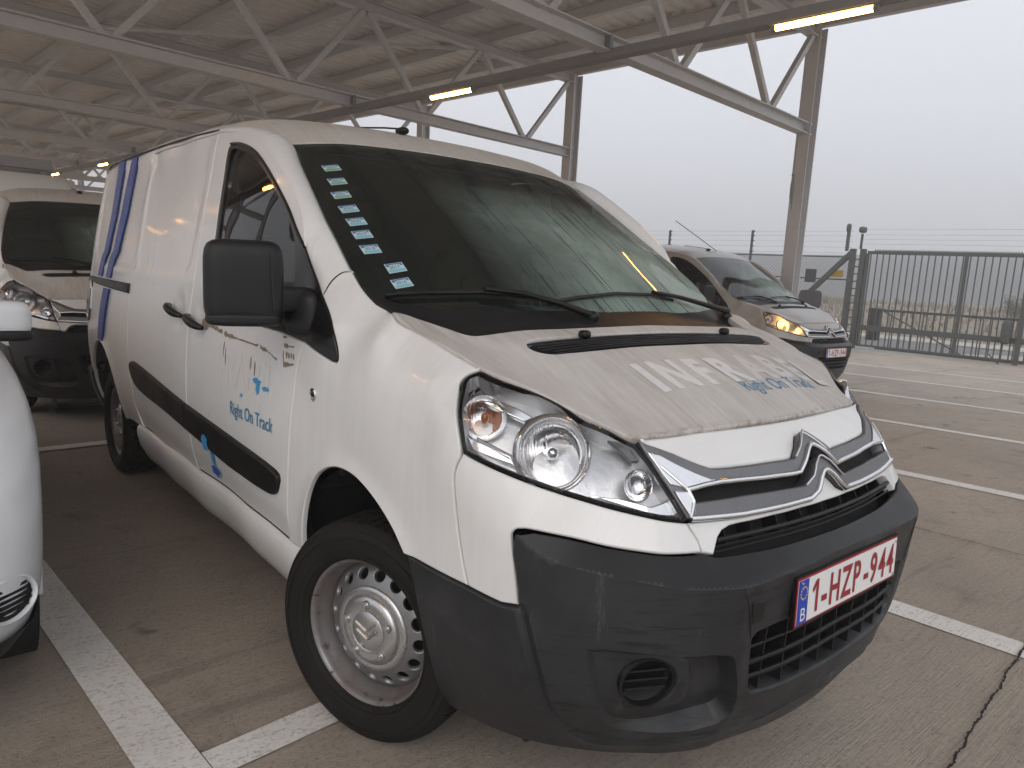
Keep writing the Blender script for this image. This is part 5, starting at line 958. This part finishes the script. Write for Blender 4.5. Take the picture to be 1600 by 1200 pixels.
tag(MB().box(E(GX-.05,-6.75,1.62),(.015,.30,.36),MT).build('warning_plate',M['sign_dark']),'small dark plate fixed on the chain link fence','sign'); tag(MB().box(E(GX-.05,-6.05,1.70),(.015,.32,.18),MT).build('warning_plate',M['sign_amber']),'small yellow plate fixed on the chain link fence by the gate post','sign')
def land(name,prof,mat,y0,y1,n,amp,seed,jx=0.):
    rg=np.random.default_rng(seed);V=[];m=len(prof);F=[]
    hh=rg.normal(size=(n+1,m)); 
    for k in range(3): hh[1:-1]=(hh[:-2]+hh[1:-1]+hh[2:])/3
    for i in range(n+1):
        y=y0+(y1-y0)*i/n
        for j,(x,z) in enumerate(prof): V.append(tuple(E(x+jx*hh[i,j],y,z+amp*hh[i,j]*(0 if j in (0,) else 1))))
    for i in range(n):
        for j in range(m-1): a=i*m+j; F.append((a,a+m,a+m+1,a+1))
    return tag(mobj(name,V,F,M[mat],None,True,0),kind='structure')
gr0=-.29
land('kerb_strip',[(-17.2,gr0+.03),(-17.7,gr0+.05),(-19.0,gr0+.05),(-19.1,gr0)],'pale_lime',-60,40,60,.012,3); land('road',[(-19.4,gr0+.02),(-24,gr0+.0),(-24.4,gr0-.01)],'asphalt',-90,70,30,.0,4); land('verge',[(-24.0,gr0+.02),(-25.6,gr0+.06),(-26,gr0-.05)],'pale_lime',-90,70,60,.02,8)
land('grass_bank',[(-25.3,gr0),(-27,-.10),(-29,.25),(-32,.55),(-36,.70),(-45,.75),(-60,.5),(-90,-.3)],'grass_dry',-140,90,160,.10,5,.25)
land('hill',[(-110,-2),(-125,3.0),(-145,7.6),(-160,9.0),(-200,9.6),(-260,9.4),(-320,8)],'hill_dark',-420,260,60,.5,6,3.)
# tufts of dry grass on the bank
tf=MB(); rg=random.Random(8)
for k in range(5200):
    x=rg.uniform(-36,-25.8); y=rg.uniform(-24,6); z=float(np.interp(-x,[25.3,27,29,32,36],[gr0,-.10,.25,.55,.70])); c=E(x,y,z-.05); h=rg.uniform(.15,.42); a=rg.uniform(0,6.28); w=rg.uniform(.03,.09); dx,dy=math.cos(a)*w,math.sin(a)*w; l=rg.uniform(-.15,.15)
    tf.add([c+Vector((-dx,-dy,0)),c+Vector((dx,dy,0)),c+Vector((l,l*.5,h))],[(0,1,2)])
tag(tf.build('dry_grass',M['grass_dry']),'tufts of dry grass covering the bank beyond the gate','grass',None,'stuff')
simple('shrub_leaf',(.30,.31,.25),.9,nz=.4,ns=6)
for i,(x,y,h,lb) in enumerate(((-31,-4.2,1.0,'small pale shrub on the bank, the fuller of two'),(-31.5,-2.4,1.25,'taller pale shrub on the bank behind the roller post'))):
    c=E(x,y,.3); sh=empty('shrub',tuple(c)); tag(sh,lb,'shrub','shrubs on the bank'); st=MB(); lf=MB(); rg=random.Random(i+3)
    for k in range(14):
        a=rg.uniform(0,6.28); r=rg.uniform(.1,.45); tip=Vector((math.cos(a)*r,math.sin(a)*r,h*rg.uniform(.5,1))); st.tube([(0,0,0),tuple(tip*.5+Vector((0,0,.08))),tuple(tip)],[.015,.01,.004],4)
        for q in range(40):
            f=rg.uniform(.4,1.05); p=tip*f+Vector((rg.gauss(0,.10),rg.gauss(0,.10),rg.gauss(0,.09))); u=Vector((rg.gauss(0,1),rg.gauss(0,1),rg.gauss(0,1))).normalized()*.06; w=u.orthogonal().normalized()*.028; lf.add([p-u,p+w,p+u,p-w],[(0,1,2,3)])
    st.build('stem',M['rubber_block'],sh); lf.build('foliage',M['shrub_leaf'],sh)
# ---------------------------------------------------------------- white hatchback on the left
def make_hatch():
    car=empty('white_hatchback')
    lv=[(.20,.77,-.10,-3.84),(.27,.815,-.04,-3.90),(.36,.838,-.008,-3.93),(.46,.846,0,-3.95),(.58,.850,-.008,-3.95),(.70,.853,-.04,-3.93),(.78,.852,-.09,-3.92),(.85,.845,-.17,-3.90),(.91,.832,-.32,-3.88),(.96,.812,-.52,-3.86),(.995,.790,-.78,-3.85),(1.015,.770,-1.0,-3.84)]
    def wl(levels,nn,n=72):
        V=[];F=[];n=None
        for z,a,yf,yr in levels:
            H=crom([(0,yf),(.3*a,yf-.008),(.6*a,yf-.035),(.78*a,yf-.075),(.90*a,yf-.135),(.965*a,yf-.22),(.993*a,yf-.34),(a,yf-.55),(a,yf-.9),(a,(yf+yr)/2),(a,yr+.8),(.98*a,yr+.3),(.9*a,yr+.1),(.6*a,yr+.01),(0,yr)],8)
            full=list(H)+[(-x,y) for x,y in H[-2:0:-1]]; n=len(full); V+=[(x,y,z) for x,y in full]
        for i in range(len(levels)-1):
            for k in range(n): k2=(k+1)%n; F.append((i*n+k2,i*n+k,(i+1)*n+k,(i+1)*n+k2))
        return V,F,n
    Z=np.array([q[0] for q in lv]); zz=np.linspace(.27,1.015,36); lv2=[(z,*[float(np.interp(z,Z,[q[j] for q in lv])) for j in (1,2,3)]) for z in zz]
    V,F,n=wl(lv2,5.,160); F=[f for f in F if not any(math.hypot(sum(V[i][1] for i in f)/4-yy,sum(V[i][2] for i in f)/4-.31)<.352 and abs(V[f[0]][0])>.6 for yy in (-.80,-3.25))]; F.append(tuple(len(V)-n+k for k in range(n))); mobj('body',V,F,M['white_cool'],car,True,30)
    V,F,n=wl([(.17,.75,-.12,-3.82),(.20,.785,-.075,-3.86),(.285,.828,-.02,-3.915)],5.,120); F=[f for f in F if not any(abs(sum(V[i][1] for i in f)/4-yy)<.34 and abs(V[f[0]][0])>.6 for yy in (-.80,-3.25))]; F.append(tuple(range(n-1,-1,-1))); mobj('lower_lip',V,F,M['black_plastic'],car,True,40)
    V,F,n=wl([(1.0,.775,-1.02,-3.82),(1.10,.755,-1.20,-3.78),(1.25,.715,-1.48,-3.66),(1.38,.665,-1.75,-3.5),(1.44,.62,-1.92,-3.4)],4.,72); mobj('cabin_glass',V,F,M['gloss_black'],car,True,40)
    V,F,n=wl([(1.425,.635,-1.86,-3.45),(1.455,.610,-1.93,-3.40),(1.48,.52,-2.1,-3.25),(1.492,.30,-2.4,-3.0)],4.,72); F.append(tuple(len(V)-n+k for k in range(n))); mobj('roof',V,F,M['white_cool'],car,True,40)
    for sg in (1,-1):
        c=Vector((sg*.735,-.128,.40)); fr=frame(c,(sg*.62,.78,.05))@Matrix.Diagonal((.66,.50,.8,1)); MB().lathe([(.135,-.03),(.128,.014),(.118,.018),(.108,.008),(.105,-.004)],40,fr).build('fog_bezel',M['white_cool'],car,True,60)
        fg=MB().lathe([(.107,.003),(.09,-.004),(.0005,-.006)],36,fr).build('fog_cover',M['black_plastic'],car,True)
        for k in range(5): h=-.06+.03*k; w=math.sqrt(max(.001,.1**2-h*h)); MB().bar(fr@Vector((-w,h,.004)),fr@Vector((w,h,.004)),.010,.008).build('fog_slat',M['black_plastic'],fg)
        hl=empty('headlight',parent=car); c=Vector((sg*.63,-.160,.745)); fr=frame(c,(sg*.45,.80,.38))@Matrix.Diagonal((.75,.75,.75,1)); 
        S=Matrix.Diagonal((1.0,1.35,1,1)); MB().lathe([(.135,-.05),(.130,.028),(.120,.034),(.110,.026)],44,fr@S).build('lamp_rim',M['trim_black'],hl,True,60); MB().lathe([(.116,.024),(.09,.0),(.05,-.02),(.0005,-.03)],40,fr@S).build('lamp_reflector',M['reflector_dull'],hl,True); MB().lathe([(.118,.026),(.08,.044),(.04,.052),(.0005,.055)],40,fr@S).build('lamp_lens',M['lamp_glass'],hl,True)
        mi=empty('door_mirror',parent=car); MB().rbox((sg*.845,-1.20,1.045),(.17,.12,.13),.5,10).build('mirror_shell',M['white_cool'],mi,True,0); MB().rbox((sg*.845,-1.195,.985),(.175,.125,.045),.5,8).build('mirror_base',M['black_plastic'],mi,True,0); MB().bar((sg*.74,-1.2,.98),(sg*.85,-1.19,1.0),.05,.05).build('mirror_arm',M['black_plastic'],mi)
        L=[(sg*.8525,-.46,.70),(sg*.852,-.36,.735),(sg*.842,-.24,.735),(sg*.80,-.155,.725)]
        for y in (-.80,-3.25):
            w=copy_tree(WHEEL,car); w.scale=(.9,.93,.93); w.location=(sg*.745,y,.305); w.rotation_euler=(.3,0,0 if sg>0 else math.pi)
            MB().tube([(sg*.836,y+.360*math.cos(t),.31+.360*math.sin(t)) for t in np.linspace(-.12,math.pi+.12,36)],.010,8).build('arch_lip',M['white_cool'],car,True); MB().lathe([(.365,-.24),(.365,.095)],40,frame((sg*.74,y,.31),(sg,0,0)),True).build('wheel_liner',M['liner'],car,True)
    return car
van=make_van(); WHEEL=[c for c in van.children if c.name.startswith('wheel') and not c.name.startswith('wheel_')][0]; WHEEL['keep']=1
van_b=copy_tree(van); dress_van(van); tag(van,'dirty white panel van with year stickers on its misted windscreen','van')
van.location=(0,0,0)
q=(.40,-5.30); van_b.location=(q[0],q[1],float(gz(*q))); van_b.rotation_euler=(0,0,R(-3.75)); tag(van_b,'clean white van with dark windscreen parked behind the stickered van','van')
q=(-7.23,-3.57); van_c=copy_tree(van_b); van_c.location=(q[0],q[1],float(gz(*q))); van_c.rotation_euler=(0,0,R(-.2)); tag(van_c,'silver grey van with lit yellow headlamp near the sliding gate','van')
for c in van_c.children:
    b=c.name.split('.')[0]
    if c.type=='MESH' and c.data.materials and c.data.materials[0].name in ('white','white_hood','white_roof'):
        c.data=c.data.copy(); c.data.materials[0]=M['silver_paint']
    if b=='headlight':
        for k in c.children:
            if k.name.split('.')[0] in ('main_reflector','bulb','side_reflector'): k.data=k.data.copy(); k.data.materials[0]=M['lamp_on']
MB().tube([(.02,-.98,1.855),(.10,-1.22,2.02),(.20,-1.62,2.28)],.005,6).build('whip_aerial',M['trim_black'],van_c,True)
hb=make_hatch(); q=(2.355,-.36); hb.location=(q[0],q[1],float(gz(*q))); hb.rotation_euler=(0,0,R(0)); tag(hb,'white hatchback with black fog lamp covers beside the parking line','car')
# tall van with roof rack behind
tv=empty('tall_van',(.9,-11.2,float(gz(.9,-11.2))),R(1)); tag(tv,'tall white van with roof rack far behind the parked vans','van')
V=[];F=[]; prof=[(.35,2.45),(.75,2.55),(1.0,2.45),(1.15,2.05),(1.35,1.75),(2.0,1.10),(2.25,.78),(2.36,.35)]; n=14
for z,y in [(.35,2.45)]+prof:
    hw=.98-.10*max(0,z-1.1)/1.2
    for k in range(n+1): u=-1+2*k/n; V.append((hw*math.copysign(abs(u)**.8,u),y-.12*abs(u)**3,z))
for i in range(len(prof)):
    for k in range(n): a=i*(n+1)+k; F.append((a,a+1,a+n+2,a+n+1))
mobj('front_shell',V,F,M['white'],tv,True,50); MB().rbox((0,-1.2,1.36),(1.98,5.2,2.06),.14,14).build('body',M['white'],tv,True,0)
MB().add([(-.84,1.70,1.40),(.84,1.70,1.40),(.78,1.10,2.03),(-.78,1.10,2.03)],[(0,1,2,3)]).build('windscreen',M['gloss_black'],tv)
for sg in (1,-1):
    for y in (1.6,-2.2): w=copy_tree(WHEEL,tv); w.location=(sg*.85,y,.315); w.rotation_euler=(0,0,0 if sg>0 else math.pi)
rk=empty('roof_rack',(tv.location.x,tv.location.y,tv.location.z+2.39),R(1)); tag(rk,'grey metal roof rack on top of the tall white van','roof rack')
for x in (-.75,.75): MB().bar((x,-3.2,.10),(x,.55,.10),.06,.07).build('side_rail',M['galv'],rk)
for k in range(6): MB().bar((-.75,-3.1+.72*k,.10),(.75,-3.1+.72*k,.10),.05,.05).build('cross_bar',M['galv'],rk)
for k in range(4):
    for x in (-.75,.75): MB().box((x,-2.8+.9*k,.03),(.05,.05,.10)).build('rack_foot',M['galv'],rk)
MB().box((0,.60,.15),(1.5,.06,.14)).build('rack_deflector',M['galv'],rk)
# fog
HB=MB().box((-150,-80,20),(800,800,46)).build('haze',None); HB['kind']='stuff'
t=NT('haze_air'); vol=t.n('VolumePrincipled'); vol.inputs['Color'].default_value=(.985,.99,1,1); vol.inputs['Density'].default_value=.0052; vol.inputs['Anisotropy'].default_value=.2; t.l(vol.outputs[0],t.out.inputs['Volume']); HB.data.materials.append(t.m)
for o in bpy.data.objects:
    for k in ('only','keep'):
        if k in o: del o[k]
